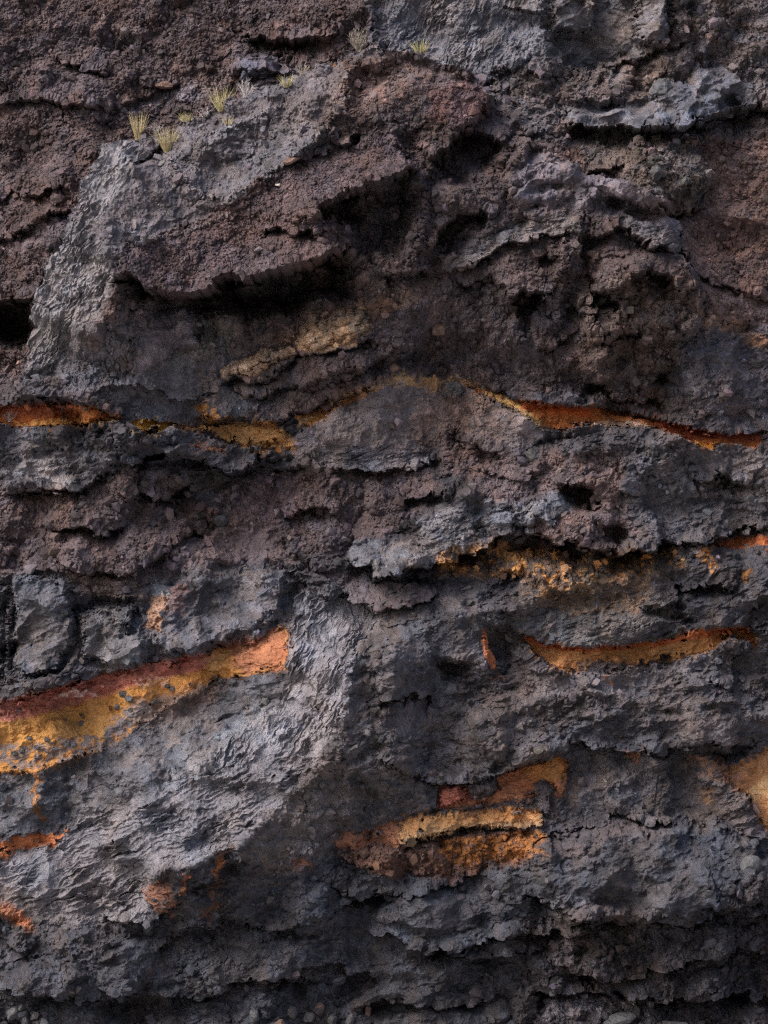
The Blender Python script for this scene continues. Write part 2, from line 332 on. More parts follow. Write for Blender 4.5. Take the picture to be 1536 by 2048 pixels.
reg('ash_stain','pale rust stained face between lava blocks',[(298,1165),(330,1165),(335,1210),(325,1260),(295,1262),(300,1210)],'tuf',(.30,.18,.12),4)
stain([(298,1160),(332,1160),(334,1195),(300,1195)],(.26,.25,.25),6)
stain([(335,1170),(370,1170),(365,1230),(335,1220)],(.22,.13,.11),8,.7)
# the grey dike of the lower buttress
reg('lava_dike','pale grey flaky dike sweeping down to lower left',[(600,1195),(640,1180),(700,1195),(770,1180),(830,1195),(760,1250),(715,1290),(700,1350),(693,1420),(670,1470),(620,1530),(560,1600),(500,1650),(440,1690),(330,1720),(290,1830),(200,1850),(80,1830),(-300,1800),(-300,1700),(90,1690),(200,1600),(330,1560),(450,1470),(560,1400),(580,1340),(575,1270),(590,1230)],'plt',LIGHT,10)
reg('lava_dike','pale grey scalloped foot of the dike',[(560,1500),(640,1500),(560,1600),(500,1650),(440,1690),(330,1720),(290,1830),(200,1850),(80,1830),(-300,1800),(-300,1715),(60,1715),(100,1690),(200,1600),(330,1560)],'pl2',(.175,.172,.18),32)
reg('lava_rock','grey lava between ochre seam and dike',[(-300,1540),(0,1520),(80,1530),(170,1500),(270,1460),(380,1390),(470,1370),(580,1340),(560,1400),(450,1480),(400,1560),(320,1570),(200,1610),(130,1660),(-300,1660)],{'blk':.7,'lav':.3},(.105,.107,.116),14)
stain([(330,1560),(420,1480),(520,1400),(560,1420),(480,1500),(400,1560)],(.22,.22,.225),20,.8)
reg('buttress_face','brown grey right face of the lower buttress',[(715,1290),(760,1250),(830,1195),(880,1170),(960,1240),(1000,1340),(1040,1400),(1130,1480),(1120,1510),(1000,1545),(880,1600),(800,1640),(680,1690),(600,1740),(520,1740),(480,1680),(560,1600),(620,1530),(670,1470),(693,1420),(700,1350)],{'lav':.75,'blk':.25},(.092,.086,.089),8)
reg('grey_slab','smooth brown grey curved flank of the dike',[(600,1560),(680,1500),(690,1600),(670,1670),(590,1730),(520,1740),(490,1680),(540,1630)],'dst',(.12,.112,.112),16)
reg('dust_ledge','dark gravel ledge on top of the lower buttress',[(620,1135),(700,1145),(760,1160),(840,1170),(880,1190),(850,1205),(790,1215),(720,1205),(680,1170)],'dst',(.105,.09,.095),6)
reg('lava_rock','grey smooth rock right of the rust slit',[(1000,1340),(1100,1390),(1300,1360),(1440,1300),(1536,1300),(2600,1300),(2600,1560),(1400,1640),(1130,1500),(1040,1400)],{'lav':.75,'blk':.25},(.092,.087,.092),14)
reg('dust_ledge','grey dusty shelf below the curved ochre seam',[(1040,1345),(1130,1345),(1200,1350),(1330,1335),(1420,1300),(1440,1310),(1350,1360),(1200,1390),(1060,1385)],'dst',(.125,.118,.122),8)
reg('rubble_bed','layered brown rubble above the curved ochre seam',[(1040,1130),(1100,1120),(1330,1110),(1330,1180),(1330,1240),(1250,1280),(1130,1285),(1040,1260)],{'lay':.4,'lav':.6},(.11,.10,.095),12)
reg('ash_rubble','ochre speckled rubble slope',[(880,1110),(980,1085),(1100,1100),(1230,1110),(1360,1095),(1365,1130),(1300,1150),(1150,1180),(1080,1190),(1050,1150),(940,1145),(880,1150)],'rub',(.38,.20,.075),12)
stain([(1050,1110),(1380,1090),(1370,1160),(1060,1200)],(.085,.075,.07),8,.9,.5,12,77)
stain([(880,1110),(980,1090),(1050,1130),(950,1150)],(.10,.085,.08),8,.9,.45,13,78)
stain([(1040,1180),(1150,1160),(1300,1150),(1280,1230),(1100,1230)],(.19,.12,.07),14,.6,.35,12,79)
# bottom
reg('lava_rock','broken dark lava of the cliff foot, left',[(-1200,1820),(80,1830),(200,1850),(290,1830),(330,1720),(480,1700),(520,1745),(690,1700),(700,2000),(700,2600),(-1200,2600)],{'lav':.7,'rub':.3},(.062,.063,.071),16)
reg('lava_rock','broken dark lava of the cliff foot, centre',[(690,1730),(950,1740),(1080,1690),(1080,2600),(700,2600),(690,1900)],{'lav':.6,'blk':.4},(.062,.064,.073),16)
reg('lava_bulge','grey cracked lava bulge at lower right',[(1030,1690),(1110,1650),(1230,1640),(1330,1650),(1420,1640),(1500,1680),(2600,1740),(2600,1800),(1480,1790),(1420,1790),(1380,1820),(1240,1800),(1100,1780),(1030,1740)],{'blk':.6,'lav':.4},(.066,.068,.077),10)
reg('dust_ledge','gravel strewn top of the lava bulge',[(1090,1668),(1140,1645),(1240,1632),(1300,1632),(1350,1655),(1300,1665),(1210,1668),(1190,1700),(1110,1705)],'dst',(.082,.074,.078),6)
reg('rubble_bed','brown black rubble of the cliff foot, lower right',[(1030,1830),(1240,1805),(1400,1810),(1500,1740),(2600,1800),(2600,2600),(1030,2600)],'rub',(.060,.055,.059),18)
stain([(1080,2005),(1280,1995),(1260,2015),(1100,2030)],(.26,.23,.235),6,.8,.4,8)
reg('cobble_patch','wrinkled lava nodules above the lava bulge',[(1150,1520),(1290,1500),(1400,1540),(1440,1600),(1400,1640),(1300,1630),(1180,1630),(1130,1590)],{'cob':.4,'blk':.6},(.115,.108,.11),14)
# ---- orange and red baked ash seams
reg('ash_seam','thin orange and red ash seam at the left edge',[(-400,815),(20,812),(100,810),(190,812),(240,836),(200,842),(120,850),(60,851),(-400,850)],'tuf',ORANGE,3,True)
stain([(-400,810),(60,808),(150,810),(140,832),(60,835),(-400,832)],RED,7,.75,crisp=True)
stain([(120,812),(128,812),(127,850),(119,850)],(.07,.06,.06),3,.9,crisp=True)
stain([(20,845),(120,838),(240,842),(230,850),(30,852)],YELL,4,.6,crisp=True)
reg('ash_seam','bright yellow ochre ash lens beside the thin seam',[(252,842),(300,840),(345,845),(350,852),(330,865),(300,872),(270,862)],'tuf',(.46,.25,.05),3,True)
reg('ash_seam','smooth ochre ash hollow at centre left',[(350,852),(430,850),(500,838),(548,838),(558,860),(580,880),(540,885),(490,888),(455,880),(420,862),(360,858)],'tuf',(.38,.20,.08),3,True)
stain([(500,850),(556,855),(585,885),(560,900),(480,888)],(.62,.36,.15),8,.8,.3,10)
reg('ash_seam','small apricot ash patch left of the grey dome',[(592,834),(620,824),(662,812),(668,818),(650,840),(620,852),(600,848)],'tuf',(.48,.25,.09),3,True)
stain([(388,820),(400,800),(440,820),(450,850),(400,850)],OCHRE,8,.9,.45,9)
stain([(650,820),(700,785),(760,765),(740,790),(690,805)],OCHRE,8,.8,.45,9)
stain([(780,756),(900,752),(930,765),(860,775),(790,770)],(.42,.25,.1),8,.8,.4,9)
stain([(480,885),(600,880),(590,905),(500,905)],OCHRE,8,.8,.5,8)
stain([(380,885),(450,885),(450,905),(390,905)],ORANGE,8,.6,.5,8)
reg('ash_seam','long orange and red ash seam at right',[(930,768),(960,775),(1030,798),(1100,810),(1180,812),(1280,830),(1350,848),(1440,868),(1520,868),(1524,898),(1490,895),(1440,885),(1420,903),(1390,893),(1340,868),(1290,852),(1240,845),(1180,850),(1110,860),(1080,850),(1040,820),(960,785)],'tuf',ORANGE,3,True)
stain([(1040,798),(1120,808),(1190,815),(1185,832),(1100,826),(1040,812)],(.40,.10,.03),5,.9,crisp=True)
stain([(1290,830),(1350,846),(1450,866),(1525,866),(1522,886),(1440,878),(1380,880),(1330,860)],RED,6,.9,crisp=True)
stain([(960,778),(1030,800),(1080,842),(1085,858),(1040,830),(980,790)],(.62,.42,.16),6,.85,crisp=True)
stain([(1190,842),(1290,848),(1300,856),(1190,852)],(.6,.42,.28),4,.8,crisp=True)
stain([(1380,885),(1440,884),(1425,904),(1395,896)],(.6,.3,.06),4,.8,crisp=True)
reg('ash_seam','faint rust ash streak at the right edge',[(1415,1085),(1480,1072),(1536,1066),(1700,1060),(1700,1085),(1520,1090),(1440,1095)],'tuf',(.36,.13,.055),5)
stain([(1400,1095),(1425,1100),(1425,1150),(1410,1140)],OCHRE,6,.8,.35,9)
stain([(1480,1140),(1495,1140),(1495,1160),(1485,1165)],OCHRE,4,.8)
reg('ash_seam','curved ochre and orange ash seam below the rubble',[(1045,1270),(1075,1280),(1110,1290),(1170,1293),(1240,1290),(1330,1275),(1400,1262),(1440,1255),(1490,1254),(1512,1275),(1505,1295),(1490,1280),(1460,1275),(1430,1290),(1400,1305),(1330,1322),(1260,1330),(1200,1322),(1150,1345),(1110,1338),(1070,1310)],'tuf',(.38,.20,.08),4,True)
stain([(1045,1268),(1090,1285),(1150,1290),(1240,1288),(1340,1272),(1440,1252),(1500,1250),(1495,1262),(1440,1266),(1340,1286),(1240,1300),(1120,1302),(1060,1288)],(.40,.12,.045),4,.95,crisp=True)
stain([(1485,1255),(1512,1272),(1506,1298),(1490,1285)],ORANGE,4,.9,crisp=True)
stain([(1060,1290),(1200,1320),(1150,1345),(1080,1325)],(.45,.2,.08),6,.7,.5,9)
stain([(1150,1322),(1260,1328),(1330,1330),(1250,1345),(1160,1345)],(.13,.11,.11),6,.8,.5,9)
reg('rust_slit','narrow rust red slit in dark rock',[(960,1255),(968,1262),(975,1290),(988,1310),(990,1332),(985,1338),(972,1320),(965,1290)],'tuf',(.42,.15,.07),2,True)
stain([(1218,1352),(1230,1360),(1232,1368),(1222,1364)],ORANGE,3,1)
reg('ash_seam','wide red and ochre ash seam at the left edge',[(-400,1415),(0,1408),(140,1370),(280,1335),(400,1310),(500,1285),(560,1255),(575,1262),(577,1300),(572,1335),(520,1345),(440,1360),(370,1388),(280,1450),(220,1495),(110,1530),(60,1545),(-400,1555)],'tuf',(.36,.18,.055),4,True)
stain([(-400,1408),(0,1402),(140,1366),(280,1330),(400,1304),(440,1318),(390,1345),(300,1362),(220,1388),(140,1410),(60,1434),(0,1444),(-400,1450)],(.31,.12,.095),6,.95,crisp=True)
stain([(400,1300),(560,1255),(578,1290),(572,1335),(500,1345),(470,1330),(460,1300)],(.24,.10,.06),8,.85)
stain([(410,1315),(450,1310),(455,1350),(420,1345)],(.5,.3,.13),8,.7)
stain([(120,1386),(180,1374),(180,1390),(120,1396)],(.55,.45,.4),3,.9,.42,6)
stain([(260,1350),(340,1345),(340,1372),(290,1375)],(.6,.4,.3),3,.7,.55,7)
stain([(270,1400),(400,1370),(480,1360),(420,1400),(300,1450),(210,1480)],(.17,.135,.12),12,.9)
stain([(130,1470),(200,1480),(190,1520),(110,1530)],(.3,.16,.09),12,.6,.45)
stain([(72,1530),(86,1530),(84,1640),(68,1640)],(.36,.17,.06),5,.85,.3)
reg('ash_seam','small rust ash streak above the dike foot',[(-300,1695),(0,1690),(60,1668),(110,1660),(135,1660),(110,1685),(60,1695),(0,1710),(-300,1720)],'tuf',(.36,.14,.06),5)
stain([(-100,1485),(60,1488),(200,1470),(250,1420),(300,1400),(240,1500),(120,1530),(-100,1545)],(.13,.12,.125),8,.85,.45,14,91)
stain([(-200,1800),(10,1798),(40,1810),(80,1850),(60,1850),(20,1830),(-200,1835)],(.30,.13,.065),7,.85)
stain([(300,1740),(350,1740),(370,1800),(350,1830),(305,1800)],(.26,.12,.07),10,.75,.35)
stain([(380,1730),(388,1728),(384,1755),(374,1770)],ORANGE,4,.9)
stain([(440,1710),(470,1680),(450,1720),(442,1735)],ORANGE,4,.9)
stain([(420,1750),(450,1740),(440,1800),(415,1830)],(.24,.11,.06),8,.6,.4)
reg('ash_seam','ochre ash panel below the lower buttress',[(988,1548),(1040,1530),(1110,1508),(1128,1515),(1130,1560),(1122,1588),(1060,1590),(1000,1600),(940,1608),(880,1616),(876,1600),(940,1595),(985,1590),(992,1570)],'tuf',(.33,.15,.08),3,True)
stain([(1050,1530),(1115,1508),(1130,1520),(1125,1560),(1060,1560)],(.36,.18,.06),8,.8)
reg('lava_stump','dark rounded rock stump inside the ochre panel',[(1070,1590),(1068,1565),(1085,1558),(1105,1570),(1106,1595),(1108,1640),(1072,1620)],'dst',(.12,.11,.115),3,True)
reg('red_block','brick red tuff block beside the ochre panel',[(880,1572),(905,1562),(930,1568),(940,1595),(915,1605),(878,1612),(874,1595)],'tuf',(.28,.10,.07),3,True)
reg('lava_rock','dark round lava knob on the red block',[(925,1560),(940,1550),(985,1550),(993,1572),(975,1592),(945,1588),(928,1575)],'lav',(.10,.085,.085),4)
reg('ash_seam','reddish ash continuing left of the beam',[(670,1680),(690,1660),(720,1665),(800,1640),(800,1672),(740,1690),(680,1690)],'tuf',(.27,.13,.08),6)
reg('ash_rubble','rusty rubble under the ash beam',[(700,1692),(880,1668),(1060,1650),(1090,1680),(1040,1720),(960,1735),(900,1750),(760,1740),(690,1710)],'rub',(.13,.075,.055),10)
stain([(870,1680),(1000,1665),(1090,1650),(1080,1700),(980,1720),(900,1725)],(.30,.13,.04),8,.9,.42,12)
reg('ash_seam','cracked tan ochre ash beam under the panel',[(805,1630),(860,1622),(940,1620),(1020,1612),(1078,1620),(1080,1640),(1020,1645),(940,1652),(880,1668),(800,1672),(795,1650)],'tuf',(.37,.20,.085),3,True)
stain([(800,1655),(940,1640),(1020,1634),(1080,1630),(1080,1642),(1020,1648),(880,1668),(805,1674)],(.42,.31,.19),4,.35,crisp=True)
stain([(590,1700),(620,1700),(620,1725),(600,1725)],(.3,.13,.07),6,.8,.3)
reg('ash_seam','tan and ochre rounded ash mass at the right edge',[(1440,1545),(1500,1520),(1536,1495),(1900,1480),(1900,1690),(1536,1670),(1510,1630),(1490,1590),(1470,1575)],'tuf',(.32,.17,.08),4,True)
stain([(1490,1590),(1520,1560),(1536,1548),(1900,1540),(1900,1585),(1536,1595),(1500,1600)],(.52,.36,.19),8,.9)
stain([(1440,1545),(1480,1535),(1480,1570),(1460,1565)],(.18,.10,.085),10,.8)
stain([(1370,1505),(1450,1510),(1440,1560),(1380,1530)],(.27,.15,.09),10,.6,.4)
stain([(1250,1495),(1285,1495),(1280,1530),(1262,1520)],(.33,.16,.08),6,.8,.3)
stain([(1400,1580),(1425,1580),(1420,1605),(1395,1600)],(.33,.2,.11),6,.7,.3)
stain([(990,1340),(1000,1350),(994,1352)],ORANGE,3,.7)

# ---- relief
# step behind the buttress rim
def step(pts, A, far, crisp=False, e=2.5, taper=30):
    """front side lies below/right of the line: raised by A, fading over far px"""
    sl = box(pts, far + 20); x, y = coords(sl, crisp); s, al, L = line_sd(pts, x, y)
    tp = sstep(-1, taper, al) * sstep(-1, taper, L - al)
    Hm[sl] += (A * tp * sstep(e, -e, s) * np.clip(1 + s / far, 0, 1)).astype(F)
step([(20,800),(57,700),(60,640),(95,540),(130,480),(165,400),(200,290),(300,265),(450,205),(600,145),(740,92),(850,115),(940,150),(1000,200)],1.3,420)
ledge([(-60,470),(30,455),(100,420),(160,425)],.35,60,.25,30)
ledge([(-80,600),(0,595),(40,590),(66,600)],.6,60,1.6,70,10)
lump([(-80,598),(60,600),(58,680),(30,700),(-80,705)],-1.0,30)
bump(20,650,60,50,-.9)
ledge([(-60,390),(20,375),(60,385),(110,370),(140,385)],.3,40,.25,18)
ledge([(-60,200),(60,175),(110,185),(200,200),(330,150)],.3,60,.25,30)
ledge([(80,90),(130,110),(200,130),(220,115)],.3,35,.25,16)
ledge([(270,150),(330,150),(350,145)],.25,30,.3,14,15)
ledge([(460,60),(520,50),(560,65),(600,60),(680,50)],.5,60,.6,30)
ledge([(470,130),(520,120),(600,150)],.15,40,.2,16)
ledge([(180,225),(220,235)],.15,20,.3,12,10)
bump(570,90,60,25,.3)
lump([(470,100),(520,85),(580,95),(590,130),(560,145),(480,140)],.4,12)
# left facet ridge on the buttress
ridge([(255,250),(270,360),(225,430),(250,500),(235,580),(190,660),(120,740)],.0,90,160)
ridge([(290,290),(262,345),(225,420),(215,480),(240,560),(205,640),(170,720)],1.2,150,220,60,1.0)
ledge([(262,335),(300,300),(320,280)],.15,30,.4,14,10)
# thin pale seam lines of the grey slab
ridge([(320,305),(345,330),(380,375),(420,400),(470,400),(540,350),(600,300),(690,225),(690,150),(720,118)],.28,30,30,40,1.0)
ridge([(365,285),(440,265),(500,240),(560,215),(640,230)],.16,16,20,30,1.0)
lump([(345,322),(450,262),(560,225),(620,240),(600,285),(530,350),(470,395),(420,392),(380,365)],-.35,60)
lump([(690,125),(790,118),(850,150),(800,190),(700,205)],-.25,30)
ridge([(690,290),(760,200),(860,180),(940,160)],.2,50,60,50)
bump(720,470,480,350,1.1,0,.9)
bump(1150,600,300,220,.6); bump(480,1020,260,90,-.35); bump(1220,1190,380,100,.45); bump(1230,1430,340,120,.5); bump(1050,1970,700,60,-.2); bump(230,1900,240,110,.35)
# big overhang and caves
ledge([(225,575),(260,560),(300,575),(400,592),(440,562),(500,556),(560,545),(650,520),(700,495)],1.3,75,1.6,70,50)
lump([(1155,480),(1182,490),(1178,560),(1205,600),(1165,595)],-.4,14)
lump([(960,700),(1100,720),(1200,735),(1340,780),(1335,838),(1200,805),(1040,795),(960,765)],-.5,60)
lump([(760,690),(900,640),(1000,660),(1000,750),(900,745),(760,745)],-.25,50)
lump([(420,590),(500,562),(560,550),(640,525),(690,500),(740,545),(700,590),(600,630),(450,645),(330,610)],-1.5,50)
ledge([(640,455),(640,425),(700,392),(770,370),(835,345)],1.0,60,.9,60,25)
lump([(640,425),(700,395),(770,372),(835,350),(845,430),(825,500),(745,545),(690,495)],-1.1,40)
ledge([(525,470),(560,470),(600,475),(640,470)],.25,20,.45,14,12)
ridge([(835,345),(840,430),(835,500),(825,545)],.45,25,30,30)
ledge([(850,330),(895,290),(935,262),(990,270),(1015,290)],.6,40,.6,60,18)
lump([(855,340),(900,300),(940,272),(1005,285),(1000,340),(940,385),(880,370)],-.4,45)
bump(910,400,60,35,.5)
ledge([(860,500),(885,455),(920,430),(960,428),(985,445)],.5,30,.7,35,15)
lump([(870,500),(890,455),(930,435),(970,440),(940,490),(880,540)],-.5,25)
ledge([(680,290),(700,290),(722,280)],.2,20,.5,10,8)
bump(712,286,14,10,-.6)
ledge([(540,320),(600,330),(680,300)],.12,30,.1,16)
# buttress right part
ledge([(1010,605),(1040,590),(1065,580),(1098,600)],.6,50,1.0,35,14)
lump([(1020,605),(1065,588),(1100,605),(1100,640),(1035,645)],-.5,22)
ridge([(1120,470),(1125,540),(1112,600),(1112,660)],.5,25,35,25)
ridge([(1155,430),(1160,500),(1165,560)],.45,20,45,20)
ledge([(1160,470),(1180,480),(1230,460),(1300,500),(1360,505)],.4,30,.35,30)
ridge([(920,590),(945,640),(950,700)],.25,20,30,20)
ledge([(900,560),(935,570),(990,560),(1030,600)],.3,40,.4,30)
ledge([(870,545),(930,540),(1000,500),(1090,468),(1150,472)],.35,30,.35,24)
lump([(590,668),(600,650),(640,628),(735,615),(742,650),(722,678),(650,706),(600,695)],.5,22)
ledge([(585,700),(650,712),(700,695),(745,670)],.25,25,.45,22,12)
lump([(443,742),(520,708),(585,690),(590,705),(500,755),(450,757)],.35,14)
ledge([(440,762),(500,762),(560,745),(600,715)],.2,20,.3,16,12)
ledge([(-60,810),(60,806),(150,800),(200,812),(245,842)],.25,60,.03,14,14)
ridge([(380,620),(400,700),(360,750)],.2,40,50)
ledge([(400,830),(480,835),(560,838),(590,820),(680,795),(760,762)],.5,60,.2,20,20)
ledge([(440,770),(520,790),(640,760),(760,720),(860,700)],.2,30,.2,20)
ledge([(600,780),(690,765),(780,700),(860,690)],.25,40,.25,25)
# corner and right slope
step([(1390,700),(1400,600),(1370,520),(1360,450),(1300,400),(1215,360),(1100,310),(1020,260)][::-1],.9,260,False,3,50)
bump(1300,345,120,85,.8,0,.6)
ledge([(1190,395),(1260,415),(1350,430),(1420,400)],.2,40,.35,20)
ledge([(1120,247),(1200,250),(1310,249),(1400,237),(1430,219),(1480,210),(1530,192),(1600,190)],.7,60,.75,45,30)
bump(1450,150,60,40,.35); bump(1350,175,40,25,.25)
lump([(1275,-60),(1335,-60),(1354,70),(1340,84),(1280,70),(1275,30)],.6,10,True)
lump([(1345,-60),(1390,-60),(1395,30),(1372,60),(1352,20)],.4,10,True)
lump([(1098,-60),(1205,-60),(1208,50),(1150,60),(1108,50)],.5,14,True)
ledge([(1090,62),(1150,55),(1200,62)],.15,30,.2,12,10,True)
ridge([(1085,-80),(1085,60),(1070,100)],.25,30,15,20,1.0,True)
ridge([(745,60),(800,92),(880,112),(935,145),(1000,125),(1065,95)],.25,30,20,30)
lump([(745,-100),(900,-100),(930,0),(920,110),(800,90),(745,50)],-.2,50)
ledge([(1200,125),(1270,108),(1345,82),(1400,50)],.25,40,.25,22)
ledge([(1050,130),(1100,140),(1130,130)],.2,30,.3,16,12)
# band overhang over the right seam
ledge([(930,757),(1000,782),(1060,802),(1130,808),(1200,808),(1280,826),(1340,842),(1400,856),(1460,868),(1530,862),(1620,860)],.25,70,.02,14,40,True)
lump([(1190,806),(1270,822),(1330,840),(1330,846),(1250,836),(1190,816)],-.3,10,True)
ledge([(1170,755),(1230,790),(1290,800),(1340,790)],.4,40,.6,26)
bump(1325,760,18,20,-.6)
bump(1180,690,70,90,.45)
bump(1330,690,60,80,.3)
bump(1460,740,110,90,.4,0,.7)
ledge([(1060,700),(1110,690),(1160,650)],.3,40,.4,40)
ledge([(1130,580),(1170,640),(1200,600),(1240,560)],.25,30,.4,25)
step([(960,790),(1040,832),(1085,860),(1110,866),(1190,852),(1290,855),(1340,872),(1390,897),(1425,906),(1450,888),(1520,900),(1620,905)],.6,150,True,2,20)
# left seams: ledge tops below them
step([(-60,852),(60,853),(240,846),(262,862),(300,876),(345,858),(400,862),(455,884),(500,892),(560,905)],.6,140,True,2,20)
step([(560,890),(610,855),(660,830),(690,800)],.2,120,True,4,20)
ledge([(80,870),(130,895),(200,870)],.15,30,.1,20)
ledge([(250,930),(330,900),(400,925),(450,945),(500,935),(515,900)],.55,40,.6,45,15)
bump(305,905,28,20,-.9)
ledge([(0,975),(80,978),(150,982),(200,955),(240,930)],.35,50,.35,30)
ledge([(235,990),(290,985),(340,1000),(370,965)],.35,30,.5,25,12)
ledge([(330,985),(370,960),(410,975)],.2,20,.5,20,8)
ledge([(120,1130),(200,1145),(240,1150),(290,1130),(350,1100)],.35,50,.35,30)
ledge([(100,1060),(160,1050),(200,1065),(260,1050)],.3,40,.35,30)
ledge([(430,1030),(400,1060),(330,1100)][::-1],.2,40,.2,30)
# dome
bump(780,830,150,90,.45,10)
ridge([(885,860),(892,900),(893,960)],.25,14,30,12)
ledge([(650,935),(700,940),(780,940),(860,925),(880,905)],.35,30,.3,28,20)
ledge([(510,915),(560,935),(620,930)],.25,25,.25,20,12)
lump([(890,850),(925,855),(935,900),(905,900)],-.35,12)
ridge([(890,770),(905,790),(920,780)],.25,14,16,8)
# centre ledges
ledge([(690,1120),(770,1150),(830,1138),(870,1130),(950,1105),(1000,1075),(1040,1060)],.6,60,.6,45,25)
lump([(770,1152),(850,1140),(870,1160),(800,1175)],-.5,14)
ledge([(940,940),(1000,945),(1050,960),(1090,930)],.25,40,.25,30)
ledge([(1110,970),(1150,960),(1190,985),(1200,1020)],.3,30,.6,40,12)
bump(1160,1000,50,35,-.9)
ledge([(1040,1050),(1120,1085),(1200,1100),(1240,1112),(1290,1100),(1340,1075)],.7,90,.9,50,30)
lump([(1140,1080),(1240,1112),(1290,1095),(1250,1050),(1180,1050)],-.9,35)
bump(1180,1050,60,60,.4)
ridge([(1240,920),(1245,980),(1290,1080)],.25,40,40)
ledge([(1310,1085),(1400,1080),(1480,1060),(1560,1050)],.3,50,.35,26)
bump(860,1040,60,35,.35); bump(780,1110,70,35,.3)
ridge([(930,930),(980,990),(1050,1020)],.2,40,40)
# left blocks
lump([(20,1160),(60,1150),(115,1145),(150,1200),(150,1290),(125,1340),(60,1355),(18,1340)],.45,14,True)
lump([(-100,1170),(12,1170),(14,1360),(-100,1380)],.35,12,True)
lump([(160,1230),(185,1200),(270,1198),(292,1230),(298,1330),(235,1340),(165,1325)],.5,16,True)
lump([(180,1205),(280,1200),(265,1262),(230,1250),(190,1220)],.3,14,True)
lump([(305,1175),(400,1130),(500,1120),(590,1135),(575,1230),(480,1290),(370,1310),(310,1320)],.45,24)
lump([(252,1268),(275,1205),(285,1240),(270,1270)],-.35,6,True)
lump([(500,1125),(585,1130),(600,1180),(560,1200),(510,1180)],.3,20)
ledge([(-80,1380),(30,1362),(120,1365),(230,1340),(330,1320),(420,1300),(480,1285),(560,1250)],.2,50,.02,14,20)
ledge([(350,1300),(390,1295),(430,1280)],.1,20,.3,14,8)
ledge([(-60,1432),(60,1420),(200,1385),(280,1358),(380,1330),(430,1345),(470,1330)],.08,20,.06,18,20,True)
# dike ridge
ridge([(640,1150),(700,1190),(745,1240),(712,1290),(700,1360),(692,1420),(672,1480),(600,1560),(520,1640),(440,1700),(300,1850)],.0,200,60)
ridge([(590,1180),(640,1190),(700,1235),(700,1360),(692,1420),(680,1480),(700,1560),(670,1640),(600,1720)],0.0,60,240,60,1.0)
ridge([(700,1240),(698,1300),(696,1400),(680,1480),(600,1570),(500,1660),(400,1710),(300,1800)][::-1],1.8,260,170,90,1.0)
ledge([(200,1830),(300,1830),(400,1760),(480,1700)],.3,80,.25,70)
ledge([(620,1210),(640,1185),(700,1200),(780,1215),(860,1205),(890,1190)],.5,35,.1,60)
ridge([(990,1350),(940,1300),(900,1210),(880,1180)][::-1],.5,40,100,40)
lump([(962,1240),(1000,1240),(1040,1270),(1040,1330),(1000,1345),(980,1300)],-.35,30)
step([(1045,1275),(1070,1315),(1110,1342),(1200,1350),(1260,1335),(1330,1326),(1400,1308),(1430,1292),(1460,1278),(1488,1284),(1500,1300)],.5,120,True,2,20)
ledge([(1000,1240),(1040,1262),(1075,1280),(1120,1290),(1180,1292),(1240,1290),(1330,1275),(1400,1262),(1440,1253),(1500,1250),(1560,1260)],.25,70,.02,14,25,True)
bump(1310,1225,30,20,-.4)
bump(800,1300,60,80,.25); ridge([(855,1290),(850,1340),(880,1380)],.3,30,30)
ledge([(740,1490),(800,1530),(870,1560),(930,1560),(1000,1540),(1110,1500)],.4,80,.12,16,40,True)
ridge([(760,1250),(790,1290),(775,1400),(790,1500)],.3,40,60)
ledge([(850,1320),(900,1330),(950,1310)],.15,40,.35,40)
bump(905,1340,50,25,-.35,-30)
bump(1000,1480,90,60,.3); bump(1230,1420,110,50,.35); bump(1420,1440,80,60,.45)
ledge([(1130,1480),(1250,1500),(1350,1495),(1400,1480),(1480,1478)],.4,70,.3,40,30)
lump([(1410,1490),(1490,1475),(1520,1480),(1500,1520),(1430,1530)],-.5,18)

lump([(795,1634),(860,1618),(940,1614),(1020,1608),(1084,1614),(1086,1646),(1020,1652),(940,1656),(880,1672),(795,1678)],.22,10,True)
ledge([(790,1675),(880,1670),(940,1655),(1020,1648),(1085,1642)],.12,25,.25,18,12,True)
lump([(1070,1590),(1068,1565),(1085,1558),(1105,1570),(1108,1640),(1072,1620)],.3,12,True)
lump([(880,1572),(905,1562),(930,1568),(940,1595),(915,1605),(878,1612)],.25,8,True)
lump([(925,1560),(940,1550),(985,1550),(993,1572),(975,1592),(945,1588)],.35,16,True)
ledge([(860,1600),(880,1618),(960,1612),(1060,1600)],.0,20,.12,14,10,True)
# bulge bottom right
step([(1040,1700),(1100,1672),(1180,1660),(1260,1655),(1330,1660),(1420,1640),(1500,1690),(1560,1720)],.75,330,False,8,40)
ledge([(1060,1680),(1130,1655),(1240,1632),(1340,1650)],.2,40,.25,10,20)

bump(1250,1735,290,105,.75,0,.8)
ridge([(1400,1700),(1410,1760),(1440,1790),(1500,1760)],.3,30,40)
lump([(1390,1690),(1410,1790),(1440,1780),(1400,1720)],-.3,14)
bump(1485,1715,22,28,.3)
ledge([(650,1760),(720,1790),(800,1780),(900,1760),(980,1720)],.2,50,.2,40)
ledge([(720,1860),(760,1880),(780,1870),(860,1900),(950,1880),(1040,1860),(1200,1850)],.4,80,.35,60)
ledge([(700,2010),(800,1990),(900,2010),(1000,2000)],.2,50,.3,40)
bump(780,2010,60,30,-.4)
ledge([(200,1960),(300,1990),(420,1985),(500,1940),(640,1960)],.3,60,.35,60)
bump(250,2015,60,25,-.5)
ledge([(0,1880),(60,1900),(60,1860)],.2,30,.2,20)
bump(30,1870,50,40,.35)
ledge([(1080,1900),(1200,1950),(1330,1930),(1400,1900),(1536,1880)],.3,60,.35,50)
ledge([(1050,1985),(1150,1975),(1300,1990),(1450,1985),(1600,1990)],.5,60,.6,40)
ledge([(380,1850),(440,1840),(560,1850),(620,1830)],.25,60,.25,40)
